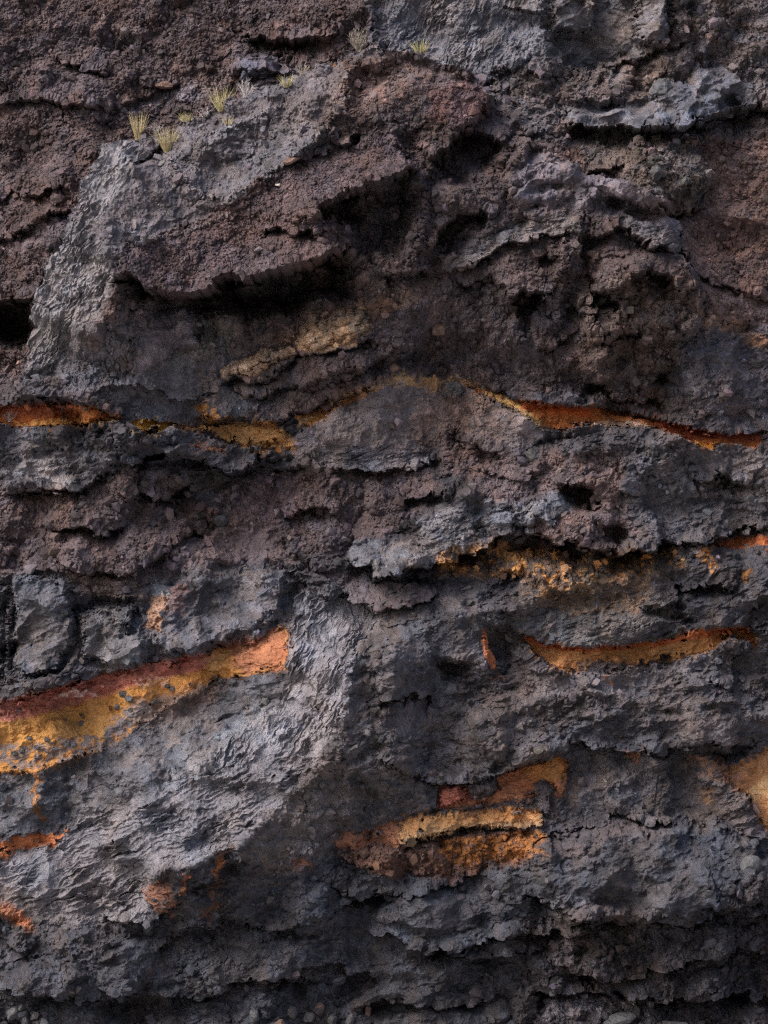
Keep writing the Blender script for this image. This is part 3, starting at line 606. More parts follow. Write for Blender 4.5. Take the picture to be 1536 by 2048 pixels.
ledge([(290,1900),(360,1860),(440,1830)],.2,50,.2,40)
for (a,b,r1,r2,h,dg) in [(230,1880,70,40,.2,0),(520,1900,80,50,.25,20),(640,1830,60,40,.2,0),(900,1820,90,45,.25,-10),(820,1930,90,35,.25,0),(1000,1960,80,35,.25,0),(1180,1870,80,40,.2,0),(1330,1960,90,30,.25,0),(100,1950,90,40,.2,10),(440,1960,70,40,.25,0)]:
    bump(a,b,r1,r2,h,dg)

# thin pale dusty crests
V1 = (.25,.235,.235)
vein([(320,300),(345,325),(365,360),(385,380),(420,398),(470,402)],4,V1,.08,.8)
vein([(365,285),(440,262),(500,238),(560,213)],4,V1,.06,.6)
vein([(420,400),(480,392),(540,352),(600,312),(640,270),(690,222),(692,150),(720,112),(745,96)],5,V1,.10,.7)
vein([(745,96),(800,105),(850,118),(895,125)],4,(.3,.28,.28),.08,.7)
vein([(255,500),(300,490),(380,470),(440,445),(500,410)],5,(.2,.185,.19),.06,.6)
vein([(70,590),(100,560),(150,540),(190,520)],3,V1,.05,.7); vein([(80,650),(110,620),(150,600),(180,560)],3,V1,.05,.7)
vein([(735,70),(770,40),(800,0),(815,-40)],6,(.2,.2,.21),.1,.4)
vein([(940,150),(990,140),(1040,115),(1060,95)],5,(.24,.23,.24),.06,.7)
vein([(860,935),(890,930),(893,1000)],3,None,.05)
vein([(640,1190),(690,1200),(715,1250),(705,1310),(700,1380),(690,1420)],6,(.26,.255,.265),.1,.7)
vein([(575,1640),(620,1600),(660,1540),(690,1470)],3,(.22,.21,.215),.05,.4)
vein([(600,1700),(650,1670),(700,1645)],3,(.22,.21,.22),.06,.6)
# more forms, right half
ledge([(1380,540),(1430,560),(1480,580),(1560,600)],.25,30,.25,20)
ledge([(1020,270),(1080,260),(1140,270)],.2,30,.2,20); ledge([(1170,345),(1230,330),(1260,340)],.3,30,.35,24)
ridge([(1060,300),(1130,335),(1215,368),(1310,393),(1360,440)],.3,12,60,40)
ridge([(905,1195),(950,1230),(962,1290),(985,1345)],.35,20,60,30)
ledge([(1400,1360),(1440,1370),(1500,1360)],.2,50,.2,30)
ridge([(1290,1380),(1300,1480),(1330,1600)],.25,30,30); ridge([(1180,1370),(1200,1450),(1160,1520)],.2,40,40)
ridge([(1130,1480),(1190,1490),(1250,1505)],.15,12,30)
ledge([(1040,1775),(1140,1812),(1250,1832),(1390,1826),(1450,1790)],.25,50,.4,60)
ledge([(660,1800),(740,1790),(800,1800)],.3,30,.35,25); ledge([(750,1830),(790,1840),(810,1835)],.2,30,.3,20)
bump(855,1810,60,60,.35); bump(1000,1790,70,45,.35); bump(620,1790,60,40,.25); bump(740,1990,60,30,.3)
ridge([(500,1740),(520,1800),(470,1900)],.25,40,60); ridge([(640,1750),(600,1850),(640,1950)],.2,40,50)
ledge([(520,1960),(600,1935),(680,1930),(760,1960)],.3,50,.35,40)
ledge([(0,1960),(100,1975),(200,1990),(300,1980)],.3,50,.3,30)
ledge([(860,1890),(960,1905),(1060,1895),(1110,1870)],.3,40,.35,30)
lump([(1140,1935),(1200,1940),(1190,1970),(1150,1965)],-.6,12)

vein([(600,846),(640,822),(700,790),(760,766),(830,757),(900,757),(950,768),(1000,795),(1050,828),(1085,850)],13,(.46,.31,.17),0,.75)
vein([(640,834),(700,800),(760,776)],6,(.5,.24,.08),0,.8)

# deeper arches and hollows, centre right
ledge([(1165,610),(1185,585),(1215,590),(1240,640)],.35,30,.6,35,10)
ledge([(1250,560),(1290,545),(1330,560),(1350,600)],.4,35,.5,35,12)
ledge([(1190,690),(1240,660),(1290,670)],.3,30,.45,30,12)
ledge([(1060,520),(1090,505),(1120,520)],.3,25,.4,25,8)
ledge([(760,560),(820,545),(860,540)],.3,30,.35,25,12)
ledge([(920,880),(960,890),(1000,920)],.25,25,.35,25,10)
ledge([(560,1030),(620,1010),(680,1030)],.3,40,.3,30,16)
ledge([(800,1000),(860,985),(900,1000)],.3,40,.4,30,12)
ledge([(1380,960),(1430,950),(1500,975)],.3,40,.4,30,12)
ledge([(1340,1180),(1400,1165),(1470,1180)],.3,40,.4,30,12)
ledge([(760,1400),(820,1380),(870,1400)],.3,40,.4,35,12)
bump(1300,470,60,40,.3); bump(1240,560,50,40,.35); bump(1060,670,60,50,.3); bump(1400,330,50,40,.25); bump(1080,410,70,35,.3)
# mineral variation that belongs to the rock: browner and bluer patches, and single fragments of their own tone
hv = np.clip(fbm(WX, WY, 190, 4, 401, 0.6) * 1.6, -1, 1)[..., None]
COL *= 1 + hv * np.array([0.10, 0.0, -0.10], F)
f1_, e_, ca, cb, pl_ = worley(WX, WY, 24.0, 411); f1_, e_, cc, cd, pl_ = worley(X + w2x, Y + w2y, 9.0, 412); f1_, e_, ce, cf, pl_ = worley(WX, WY, 75.0, 413)
rocky = np.clip(1 - WT['tuf'] * 0.75 - WT['dst'] * 0.5 - (WT['plt'] + WT['pl2']) * 0.65, 0.15, 1)
COL *= (1 + rocky * (0.22 * (ca - 0.5) + 0.5 * (cc - 0.5) + 0.22 * (ce - 0.5) + 0.35 * fbm(WX, WY, 60, 4, 415, 0.6)))[..., None]
COL *= 1 + ((cb - 0.5) * 0.16 * rocky)[..., None] * np.array([1.0, 0.0, -1.0], F)
COL *= np.array([0.96, 0.945, 1.05], F)
np.clip(COL, 0.01, 0.8, out=COL)
del f1_, e_, ca, cb, cc, cd, ce, cf, pl_, hv
COL *= 1 + WT['tuf'][..., None] * np.array([0.22, 0.22, 0.16], F)
print('features', time.time() - T0)

# ------------------------------------------------------------------ micro relief by rock kind (metres along the surface normal)
D = np.zeros(NX * NY, F); Xf = X.ravel(); Yf = Y.ravel(); W1x = (X + w2x * 0.6 + w1x * 0.3).ravel(); W1y = (Y + w2y * 0.6 + w1y * 0.3).ravel()
def t_grt(x, y, a, b):
    return (0.05 * clods(a, b, 7, 201) + 0.022 * clods(x, y, 4.2, 203) + 0.05 * clods(a, b, 13, 202, 0.15) + 0.20 * fbm(x, y, 130, 7, 205, 0.48) + 0.03 * ridged(a, b, 40, 3, 206, 0.5))
def t_sco(x, y, a, b):
    k = 0.3 + 1.3 * sstep(-0.2, 0.3, perlin(x / 90, y / 90, 109))
    return (0.055 * clods(a, b, 7, 101) + k * 0.07 * clods(a, b, 13, 102, 0.38) + 0.022 * clods(x, y, 4.2, 103)
            + k * 0.12 * clods(a, b, 34, 104, 0.12) + 0.28 * fbm(x, y, 110, 7, 105, 0.5) + 0.09 * ridged(a, b, 60, 4, 106, 0.5) + k * multi(a, b, 107, (56, 26, 12), 0.32, 0))
def t_rub(x, y, a, b):
    k = 0.4 + 1.1 * sstep(-0.2, 0.3, perlin(x / 100, y / 100, 119))
    return (0.05 * clods(a, b, 8, 111) + k * 0.09 * clods(a, b, 17, 112, 0.4) + multi(x, y, 113, (60, 26, 12, 6), 0.58, 0) + k * 0.14 * clods(a, b, 42, 114, 0.10)
            + 0.20 * fbm(x, y, 110, 7, 115, 0.52) + 0.09 * ridged(a, b, 60, 5, 116, 0.5))
def t_blk(x, y, a, b):
    u, v = rot(x, y, 20, 1.8)
    return (multi(a, b, 121, (120, 60), 0.6, 0) + multi(u, v, 124, (30, 14, 7), 0.55, 0) + 0.07 * fbm(u, v, 55, 6, 124, 0.58))
def t_lav(x, y, a, b):
    u, v = rot(a, b, 14, 1.8)
    m = 0.5 + 0.9 * sstep(-0.25, 0.35, perlin(x / 120, y / 120, 139))
    u3, v3 = rot(a, b, 22, 2.6)
    return (m * (0.09 * ridged(u, v, 85, 6, 134, 0.54) + 0.06 * ridged(u3, v3, 17, 3, 141, 0.6) + multi(u, v, 137, (90, 44, 22), 0.62, 0) + multi(u, v, 140, (11, 6), 0.85, 0) + 0.03 * clods(x, y, 7, 133, 0.5)) + 0.17 * fbm(x, y, 110, 7, 138, 0.52))
def crest(u, v, k=3.0):
    return np.clip(1 - k * np.abs(u), 0, 1) ** 1.5
def t_plt(x, y, a, b):
    u, v = rot(a, b, 60, 2.8); u2, v2 = rot(a, b, 48, 2.4)
    q1 = 0.35 + 1.0 * sstep(-0.3, 0.25, perlin(x / 70, y / 70, 147))
    return (0.75 * q1 * (-0.10 * crag(u, v, 21, 141) - 0.05 * crag(u2, v2, 11, 142) + 0.09 * shingle(u, v, 16, 146, 0.1, 1.2, 0.3, 0.1) + 0.07 * crest(perlin(u / 16, v / 11, 1481), 0, 5) + 0.05 * crest(perlin(u / 9, v / 7, 1482), 0, 5)) + multi(a, b, 149, (75, 34), 0.34, 0) + 0.08 * fbm(x, y, 120, 3, 144, 0.5) + 0.012 * fbm(x, y, 14, 3, 148, .6))
def t_pl2(x, y, a, b):
    u, v = rot(a, b, 24, 2.6); u2, v2 = rot(a, b, 40, 2.2)
    q1 = 0.35 + 1.0 * sstep(-0.3, 0.25, perlin(x / 70, y / 70, 157))
    return (0.8 * q1 * (-0.14 * crag(u, v, 27, 151) - 0.06 * crag(u2, v2, 13, 152) + 0.12 * shingle(u, v, 20, 156, 0.1, 1.2, 0.3, 0.1) + 0.08 * crest(perlin(u / 20, v / 14, 1581), 0, 5) + 0.05 * crest(perlin(u / 10, v / 8, 1582), 0, 5)) + multi(a, b, 159, (80, 36), 0.34, 0) + 0.08 * fbm(x, y, 120, 3, 154, 0.5) + 0.012 * fbm(x, y, 14, 3, 158, .6))
def t_lay(x, y, a, b):
    u, v = rot(x + w2x.ravel()[IX] * 0.4, y, 17, 4.2)
    return 0.075 * shingle(u, v, 10, 161, 0.0, 0.9, 0.5) + 0.05 * shingle(u, v, 6, 162, 0.0, 0.7, 0.7) + 0.05 * ridged(u, v, 22, 4, 163, 0.55) + 0.08 * fbm(x, y, 50, 5, 165, .55)
def t_tuf(x, y, a, b):
    u, v = rot(a, b, 10, 3)
    return (0.09 * fbm(x, y, 60, 6, 171, 0.5) + multi(a, b, 172, (60, 28, 13), 0.26, 0) + 0.05 * fbm(u, v, 10, 3, 173, .6) + 0.012 * clods(x, y, 6, 174, .5))
def t_dst(x, y, a, b):
    return (0.15 * fbm(x, y, 90, 7, 181, 0.5) + 0.014 * clods(x, y, 6, 182) + 0.04 * clods(a, b, 14, 183, 0.12) + 0.03 * ridged(a, b, 45, 4, 185, 0.5) + multi(a, b, 186, (60, 28, 12, 6), 0.28, 0))
def t_cob(x, y, a, b):
    u, v = rot(a, b, 80, 1.25)
    return 0.07 * clods(u, v, 10, 191) + 0.05 * clods(a, b, 22, 192, 0.5) + 0.10 * fbm(x, y, 60, 6, 193, .55)
FN = dict(grt=t_grt, sco=t_sco, rub=t_rub, blk=t_blk, lav=t_lav, plt=t_plt, pl2=t_pl2, lay=t_lay, tuf=t_tuf, dst=t_dst, cob=t_cob)
for k in STYLES:
    wk = WT[k].ravel(); ix = np.nonzero(wk > 0.02)[0]
    IX = ix
    if len(ix): D[ix] += wk[ix] * FN[k](Xf[ix], Yf[ix], W1x[ix], W1y[ix]).astype(F)
D = D.reshape(NY, NX)
print('micro', time.time() - T0)

# macro normal (from a lightly smoothed relief) carries the micro relief
def blur(a, n):
    for _ in range(n):
        a = a.copy(); a[:, 1:-1] = (a[:, :-2] + 2 * a[:, 1:-1] + a[:, 2:]) / 4; a[1:-1] = (a[:-2] + 2 * a[1:-1] + a[2:]) / 4
    return a
Hs = blur(Hm, 24)
gx = np.gradient(Hs, axis=1) / np.gradient(xs)[None, :] * 100; gy = np.gradient(Hs, axis=0) / np.gradient(ys)[:, None] * 100
gx = np.clip(gx * 0.6, -0.5, 0.5); gy = np.clip(gy * 0.6, -0.5, 0.5)
nn = 1 / np.sqrt(1 + gx * gx + gy * gy)
# outward normal: y = -H, x right, z = -Y/100
DL = np.tanh(D / 0.07) * 0.07
PX = (X - 768) / 100 - gx * nn * DL; PZ = (2048 - Y) / 100 + gy * nn * DL; PY = -(Hm + D)
def at(px, py, out=0.0):
    """the point of the cliff at photo pixel (px, py)"""
    i = int(np.clip(np.searchsorted(ys, py), 0, NY - 1)); j = int(np.clip(np.searchsorted(xs, px), 0, NX - 1))
    return Vector((float(PX[i, j]), float(PY[i, j]) - out, float(PZ[i, j])))

# ------------------------------------------------------------------ materials
def rock_material(name, rough=0.92, bump=1.0, var=0.4, fine=40.0):
    m = bpy.data.materials.new(name); m.use_nodes = True; t = m.node_tree; b = t.nodes['Principled BSDF']
    at_ = t.nodes.new('ShaderNodeAttribute'); at_.attribute_name = 'rock_colour'
    tc = t.nodes.new('ShaderNodeTexCoord')
    def noise(scale, det, rgh=0.6):
        n = t.nodes.new('ShaderNodeTexNoise'); n.inputs['Scale'].default_value = scale; n.inputs['Detail'].default_value = det
        n.inputs['Roughness'].default_value = rgh; t.links.new(tc.outputs['Object'], n.inputs['Vector']); return n
    n1 = noise(2.2, 6); n2 = noise(fine, 3, 0.7)
    def ramp(src, lo, hi):
        r = t.nodes.new('ShaderNodeMapRange'); r.inputs[1].default_value = 0.3; r.inputs[2].default_value = 0.7
        r.inputs[3].default_value = lo; r.inputs[4].default_value = hi; t.links.new(src, r.inputs[0]); return r
    r1 = ramp(n1.outputs[0], 1 - var, 1 + var); r2 = ramp(n2.outputs[0], 1 - var * 0.8, 1 + var * 0.8)
    mu = t.nodes.new('ShaderNodeMath'); mu.operation = 'MULTIPLY'; t.links.new(r1.outputs[0], mu.inputs[0]); t.links.new(r2.outputs[0], mu.inputs[1])
    vm = t.nodes.new('ShaderNodeVectorMath'); vm.operation = 'SCALE'
    t.links.new(at_.outputs['Color'], vm.inputs[0]); t.links.new(mu.outputs[0], vm.inputs['Scale'])
    t.links.new(vm.outputs[0], b.inputs['Base Color'])
    b.inputs['Roughness'].default_value = rough; b.inputs['Specular IOR Level'].default_value = 0.25
    n3 = noise(28, 5, 0.65)
    bp = t.nodes.new('ShaderNodeBump'); bp.inputs['Strength'].default_value = bump; bp.inputs['Distance'].default_value = 0.04
    t.links.new(n3.outputs[0], bp.inputs['Height']); t.links.new(bp.outputs[0], b.inputs['Normal'])
    return m
M = {'rock': rock_material('rough_rock'), 'tuff': rock_material('baked_tuff', 0.95, 0.3, 0.22, 25.0), 'dust': rock_material('scoria_dust', 0.97, 0.4, 0.3, 60.0)}
def plain(name, col, rough=0.9, var=0.4, scale=8.0, bump=0.0, trans=0.0):
    m = bpy.data.materials.new(name); m.use_nodes = True; t = m.node_tree; b = t.nodes['Principled BSDF']
    tc = t.nodes.new('ShaderNodeTexCoord'); n = t.nodes.new('ShaderNodeTexNoise'); n.inputs['Scale'].default_value = scale; n.inputs['Detail'].default_value = 5
    t.links.new(tc.outputs['Object'], n.inputs['Vector'])
    mx = t.nodes.new('ShaderNodeMix'); mx.data_type = 'RGBA'
    mx.inputs[6].default_value = tuple(c * (1 - var) for c in col) + (1,); mx.inputs[7].default_value = tuple(min(1, c * (1 + var)) for c in col) + (1,)
    r = t.nodes.new('ShaderNodeMapRange'); r.inputs[1].default_value = 0.3; r.inputs[2].default_value = 0.7; t.links.new(n.outputs[0], r.inputs[0])
    t.links.new(r.outputs[0], mx.inputs[0]); t.links.new(mx.outputs[2], b.inputs['Base Color'])
    b.inputs['Roughness'].default_value = rough; b.inputs['Specular IOR Level'].default_value = 0.2
    if bump:
        n2 = t.nodes.new('ShaderNodeTexNoise'); n2.inputs['Scale'].default_value = scale * 4; n2.inputs['Detail'].default_value = 5; t.links.new(tc.outputs['Object'], n2.inputs['Vector'])
        bp = t.nodes.new('ShaderNodeBump'); bp.inputs['Strength'].default_value = bump; bp.inputs['Distance'].default_value = 0.03
        t.links.new(n2.outputs[0], bp.inputs['Height']); t.links.new(bp.outputs[0], b.inputs['Normal'])
    return m

# ------------------------------------------------------------------ cliff: one surface cut into its rock bodies
cliff = bpy.data.objects.new('cliff', None); C.objects.link(cliff)
cliff['kind'] = 'structure'; cliff['label'] = 'dark volcanic cliff face of brown scoria, grey lava and orange baked ash layers'
P = np.stack([PX, PY, PZ], -1).reshape(-1, 3).astype(F)
colf = COL.reshape(-1, 3)
idx = np.arange(NX * NY, dtype=np.int32).reshape(NY, NX)
q = np.stack([idx[:-1, :-1], idx[1:, :-1], idx[1:, 1:], idx[:-1, 1:]], -1).reshape(-1, 4)
qr = RID[:-1, :-1].ravel()
# clinker: thousands of separate angular fragments stuck in the rubbly rock; each belongs to the rock body it sits in
rng = np.random.default_rng(5)
T_ = (1 + 5 ** 0.5) / 2
ICO = np.array([(-1, T_, 0), (1, T_, 0), (-1, -T_, 0), (1, -T_, 0), (0, -1, T_), (0, 1, T_), (0, -1, -T_), (0, 1, -T_), (T_, 0, -1), (T_, 0, 1), (-T_, 0, -1), (-T_, 0, 1)]) / math.sqrt(1 + T_ * T_)
ICOF = np.array([(0, 11, 5), (0, 5, 1), (0, 1, 7), (0, 7, 10), (0, 10, 11), (1, 5, 9), (5, 11, 4), (11, 10, 2), (10, 7, 6), (7, 1, 8), (3, 9, 4), (3, 4, 2), (3, 2, 6), (3, 6, 8), (3, 8, 9), (4, 9, 5), (2, 4, 11), (6, 2, 10), (8, 6, 7), (9, 8, 1)], np.int32)
NFR = 130000
fx = rng.uniform(-60, 1600, NFR); fy = rng.uniform(-60, 2110, NFR)
fi = np.searchsorted(ys, fy).clip(0, NY - 1); fj = np.searchsorted(xs, fx).clip(0, NX - 1)
dens = (0.60 * WT['rub'] + 0.40 * WT['sco'] + 0.20 * WT['lav'] + 0.22 * WT['cob'] + 0.12 * WT['dst'] + 0.10 * WT['grt'] + 0.03 * WT['blk'])[fi, fj]
clus = sstep(-0.22, 0.30, fbm(fx.astype(F), fy.astype(F), 75, 4, 501, 0.6)); ok = rng.random(NFR) < dens * (0.12 + 1.3 * clus)
fi, fj = fi[ok], fj[ok]; nf = len(fi)
fr = 2.0 + 1.6 * rng.pareto(2.0, nf); fr = np.minimum(fr, 13.0) / 100 * np.where(WT['sco'][fi, fj] > .5, .85, 1.0)
shape = ICO[None] * rng.uniform(0.42, 1.35, (nf, 12, 1)) * rng.uniform(0.5, 1.15, (nf, 1, 3))
qv = rng.normal(size=(nf, 4)); qv /= np.linalg.norm(qv, axis=1, keepdims=True); a_, b_, c_, d4 = qv.T
R3 = np.stack([1 - 2 * (c_**2 + d4**2), 2 * (b_ * c_ - d4 * a_), 2 * (b_ * d4 + c_ * a_), 2 * (b_ * c_ + d4 * a_), 1 - 2 * (b_**2 + d4**2), 2 * (c_ * d4 - b_ * a_), 2 * (b_ * d4 - c_ * a_), 2 * (c_ * d4 + b_ * a_), 1 - 2 * (b_**2 + c_**2)], -1).reshape(-1, 3, 3)
fv = np.einsum('nij,nkj->nki', R3, shape) * fr[:, None, None]
fv += np.stack([PX[fi, fj], PY[fi, fj] - fr * 0.45, PZ[fi, fj] + fr * 0.1], -1)[:, None, :]
fcol = COL[fi, fj] * rng.uniform(0.65, 1.35, (nf, 1)) * rng.uniform(0.93, 1.07, (nf, 3)); frid = RID[fi, fj]
# pale specks: a few chips of light rock
fcol[rng.random(nf) < 0.006] *= 2.6
print('fragments', nf)
def mesh_mixed(name, va, qa, ca_, vb, tb, cb_):
    me = bpy.data.meshes.new(name); v = np.concatenate([va, vb]); me.vertices.add(len(v)); me.vertices.foreach_set('co', np.ascontiguousarray(v, F).ravel())
    li = np.concatenate([qa.ravel(), (tb + len(va)).ravel()]).astype(np.int32); me.loops.add(len(li)); me.loops.foreach_set('vertex_index', li)
    tot = np.concatenate([np.full(len(qa), 4), np.full(len(tb), 3)]).astype(np.int32); st = np.concatenate([[0], np.cumsum(tot)[:-1]]).astype(np.int32)
    me.polygons.add(len(tot)); me.polygons.foreach_set('loop_start', st); me.polygons.foreach_set('loop_total', tot)
    ca = me.attributes.new('rock_colour', 'FLOAT_COLOR', 'POINT'); c4 = np.ones((len(v), 4), F); c4[:, :3] = np.concatenate([ca_, cb_]); ca.data.foreach_set('color', c4.ravel())
    me.update(calc_edges=True); me.shade_flat(); return me
def mesh_from(name, verts, quads, colours=None, nv=4):
    me = bpy.data.meshes.new(name); n = len(quads)
    me.vertices.add(len(verts)); me.vertices.foreach_set('co', np.ascontiguousarray(verts, F).ravel())
    me.loops.add(n * nv); me.loops.foreach_set('vertex_index', np.ascontiguousarray(quads, np.int32).ravel())
    me.polygons.add(n); me.polygons.foreach_set('loop_start', np.arange(0, n * nv, nv, dtype=np.int32)); me.polygons.foreach_set('loop_total', np.full(n, nv, np.int32))
    if colours is not None:
        ca = me.attributes.new('rock_colour', 'FLOAT_COLOR', 'POINT')
        c4 = np.ones((len(verts), 4), F); c4[:, :3] = colours; ca.data.foreach_set('color', c4.ravel())
    me.update(calc_edges=True)
    return me
for r, (name, label) in enumerate(PARTS):
    qq = q[qr == r]
    if not len(qq): print('EMPTY PART', name, label); continue
    used = np.unique(qq); remap = np.zeros(NX * NY, np.int32); remap[used] = np.arange(len(used), dtype=np.int32)
    k = np.nonzero(frid == r)[0]
    me = mesh_mixed(name, P[used], remap[qq], colf[used], fv[k].reshape(-1, 3), (ICOF[None] + 12 * np.arange(len(k))[:, None, None]).reshape(-1, 3), np.repeat(fcol[k], 12, axis=0))
    o = bpy.data.objects.new(name, me); C.objects.link(o); o.parent = cliff
    me.materials.append(M['tuff'] if ('ash' in name) else M['dust'] if ('slope' in name or 'dust' in name) else M['rock'])
    if label: o['label'] = label
print('cliff', time.time() - T0)

# ------------------------------------------------------------------ ground in front of the cliff foot
me = mesh_from('ground', [(-400, -600, -3.2), (400, -600, -3.2), (400, 3, -3.2), (-400, 3, -3.2)], [(0, 1, 2, 3)])
g = bpy.data.objects.new('ground', me); C.objects.link(g); g['kind'] = 'structure'; g['label'] = 'grey gravel ground at the foot of the cliff'
me.materials.append(plain('grey_gravel', (0.30, 0.28, 0.26), bump=0.5, scale=3))  # unseen ground; its tone is raised to bounce fill light into the hollows

import random
from mathutils import noise as mn
# ------------------------------------------------------------------ plants on the rim and loose stones: things of their own
G_STRAW = plain('straw_grass', (0.52, 0.44, 0.27), 0.8, 0.35, 20); G_GREEN = plain('green_grass', (0.36, 0.35, 0.17), 0.8, 0.35, 20)
G_TWIG = plain('grey_twig', (0.45, 0.42, 0.43), 0.9, 0.25, 20); G_TWIGT = plain('tan_twig', (0.38, 0.34, 0.30), 0.9, 0.3, 20); G_RUST = plain('rust_plant', (0.45, 0.22, 0.09), 0.9, 0.3, 20)
def tag(o, label, cat, group=None):
    o['label'] = label; o['category'] = cat
    if group: o['group'] = group
    return o
def link_mesh(name, V, Fc, mat, parent=None, loc=None):
    me = bpy.data.meshes.new(name); me.from_pydata(V, [], Fc); me.materials.append(mat); me.update()
    o = bpy.data.objects.new(name, me); C.objects.link(o)
    if parent: o.parent = parent
    if loc is not None: o.location = loc
    return o
def strand(V, Fc, p, dirn, ln, w_, droop, rnd, segs=4):
    """one tapering three-sided stem or blade"""
    d_ = Vector(dirn).normalized(); p = Vector(p); prev = None
    side = d_.cross(Vector((rnd.uniform(-1, 1), rnd.uniform(-1, 1), 0.1))).normalized()
    ends = []
    for i in range(segs + 1):
        t = i / segs; r = w_ * (1 - t * 0.9); up2 = d_.cross(side).normalized()
        b = len(V)
        for k in range(3):
            a = k * 2.0944; V.append(tuple(p + side * (math.cos(a) * r) + up2 * (math.sin(a) * r)))
        if prev is not None:
            for k in range(3): Fc.append((prev + k, prev + (k + 1) % 3, b + (k + 1) % 3, b + k))
        prev = b; ends.append((p.copy(), d_.copy()))
        p = p + d_ * (ln / segs); d_ = (d_ + Vector((0, 0, -droop)) + Vector((rnd.uniform(-1, 1), rnd.uniform(-1, 1), rnd.uniform(-1, 1))) * 0.06).normalized()
        side = (side - d_ * side.dot(d_)).normalized()
    return ends
def grass(px, py, hgt, spread, n, dry, label, seed):
    rnd = random.Random(seed); root = bpy.data.objects.new('grass_tuft', None); C.objects.link(root); root.location = at(px, py, 0.02)
    tag(root, label, 'grass tuft', 'grass tufts growing along the buttress rim')
    for nm, mat, cnt in (('dry_blades', G_STRAW, int(n * 1.3 * dry)), ('green_blades', G_GREEN, int(n * 1.3 * (1 - dry)))):
        if cnt < 1: continue
        V, Fc = [], []
        for _ in range(cnt):
            a = rnd.uniform(0, 6.283); s_ = rnd.random() ** 0.7 * spread
            dr = (math.cos(a) * s_, math.sin(a) * s_ - 0.12, 1)
            strand(V, Fc, (math.cos(a) * 0.05, math.sin(a) * 0.05, -0.05), dr, hgt * rnd.uniform(0.4, 1.2), 0.006, rnd.uniform(0.0, 0.16), rnd)
        link_mesh(nm, V, Fc, mat, root)
    return root
def shrub(px, py, hgt, spread, n, mat, label, seed, name='dry_shrub', cat='shrub'):
    rnd = random.Random(seed); V, Fc = [], []
    for _ in range(n):
        a = rnd.uniform(0, 6.283); s_ = rnd.random() ** 0.6 * spread
        e = strand(V, Fc, (rnd.uniform(-.05, .05), rnd.uniform(-.05, .05), -0.04), (math.cos(a) * s_, math.sin(a) * s_ - 0.15, 1), hgt * rnd.uniform(0.5, 0.95), 0.009, rnd.uniform(-0.05, 0.08), rnd)
        for (p, d_) in e[1:]:
            for _k in range(3):
                dd = d_ + Vector((rnd.uniform(-1, 1), rnd.uniform(-1, 1), rnd.uniform(-.5, 1))) * 0.8
                strand(V, Fc, p, dd, hgt * rnd.uniform(0.12, 0.3), 0.0035, 0.0, rnd, 2)
    o = link_mesh(name, V, Fc, mat, None, at(px, py, 0.02)); return tag(o, label, cat)
grass(268, 264, .52, .32, 120, .92, 'tall narrow straw yellow grass tuft, leftmost on the buttress rim', 1)
grass(331, 296, .50, .62, 190, .80, 'wide olive straw grass tuft drooping below the rim', 2)
grass(369, 233, .27, .75, 70, .35, 'small green grass tuft between straw tufts and grey twigs', 3)
grass(440, 214, .50, .62, 100, .50, 'spiky green grass tuft with orange tips beside the lilac shrub', 4)
grass(455, 247, .24, .45, 30, 1.0, 'thin faded grass tuft on grey slab under the spiky tuft', 5)
grass(572, 172, .26, .7, 70, .40, 'low green yellow grass tuft on the pale crest', 6)
grass(838, 108, .32, .7, 90, .30, 'pale green grass tuft, rightmost, under the grey dike', 7)
shrub(494, 192, .38, .8, 26, G_TWIG, 'bare lilac grey shrub right of the spiky grass tuft', 11)
shrub(302, 250, .20, 1.2, 20, G_TWIG, 'low bare grey shrub between two straw grass tufts', 12)
shrub(407, 220, .22, 1.1, 16, G_TWIG, 'small bare grey shrub left of the spiky grass tuft', 13)
shrub(720, 86, .48, .95, 60, G_TWIGT, 'large rounded tan grey shrub at the dike foot', 14)
shrub(608, 142, .28, .7, 14, G_TWIGT, 'pale thin branched shrub on the purple ledge', 15)
shrub(662, 124, .10, 2.2, 14, G_RUST, 'flat rust orange dry plant near the pale crest', 16, 'dry_plant', 'plant')
shrub(14, 838, .26, 1.1, 16, G_TWIG, 'bare pale shrub in front of the thin red seam, left edge', 17)

R_DARK = plain('dark_stone', (0.075, 0.073, 0.08), .9, .4, 9, .6); R_BLUE = plain('blue_grey_stone', (0.095, 0.098, 0.11), .85, .35, 6, .6)
R_BRN = plain('brown_stone', (0.15, 0.10, 0.085), .9, .35, 9, .6); R_PALE = plain('pale_stone', (0.55, 0.48, 0.45), .9, .2, 9, .3)
def stone_mesh(name, seed, sx, sy, sz, mat, rough=0.35, sub=4):
    import bmesh
    bm = bmesh.new(); bmesh.ops.create_icosphere(bm, subdivisions=sub, radius=1.0); rnd = random.Random(seed)
    cuts = [(Vector((rnd.gauss(0, 1), rnd.gauss(0, 1), rnd.gauss(0, 1))).normalized(), rnd.uniform(.55, .9)) for _ in range(11)]
    off = Vector((seed * 3.1, seed * 1.7, 0))
    for v in bm.verts:
        p = v.co.copy()
        for n_, k_ in cuts:
            s_ = p.dot(n_)
            if s_ > k_: p -= n_ * (s_ - k_) * .92
        p *= 1 + rough * .35 * mn.noise(p * 1.6 + off) + rough * .22 * mn.noise(p * 4 + off) + rough * .12 * mn.noise(p * 10 + off)
        v.co = (p.x * sx, p.y * sy, p.z * sz)
    me = bpy.data.meshes.new(name); bm.to_mesh(me); bm.free(); me.shade_flat(); me.materials.append(mat); return me
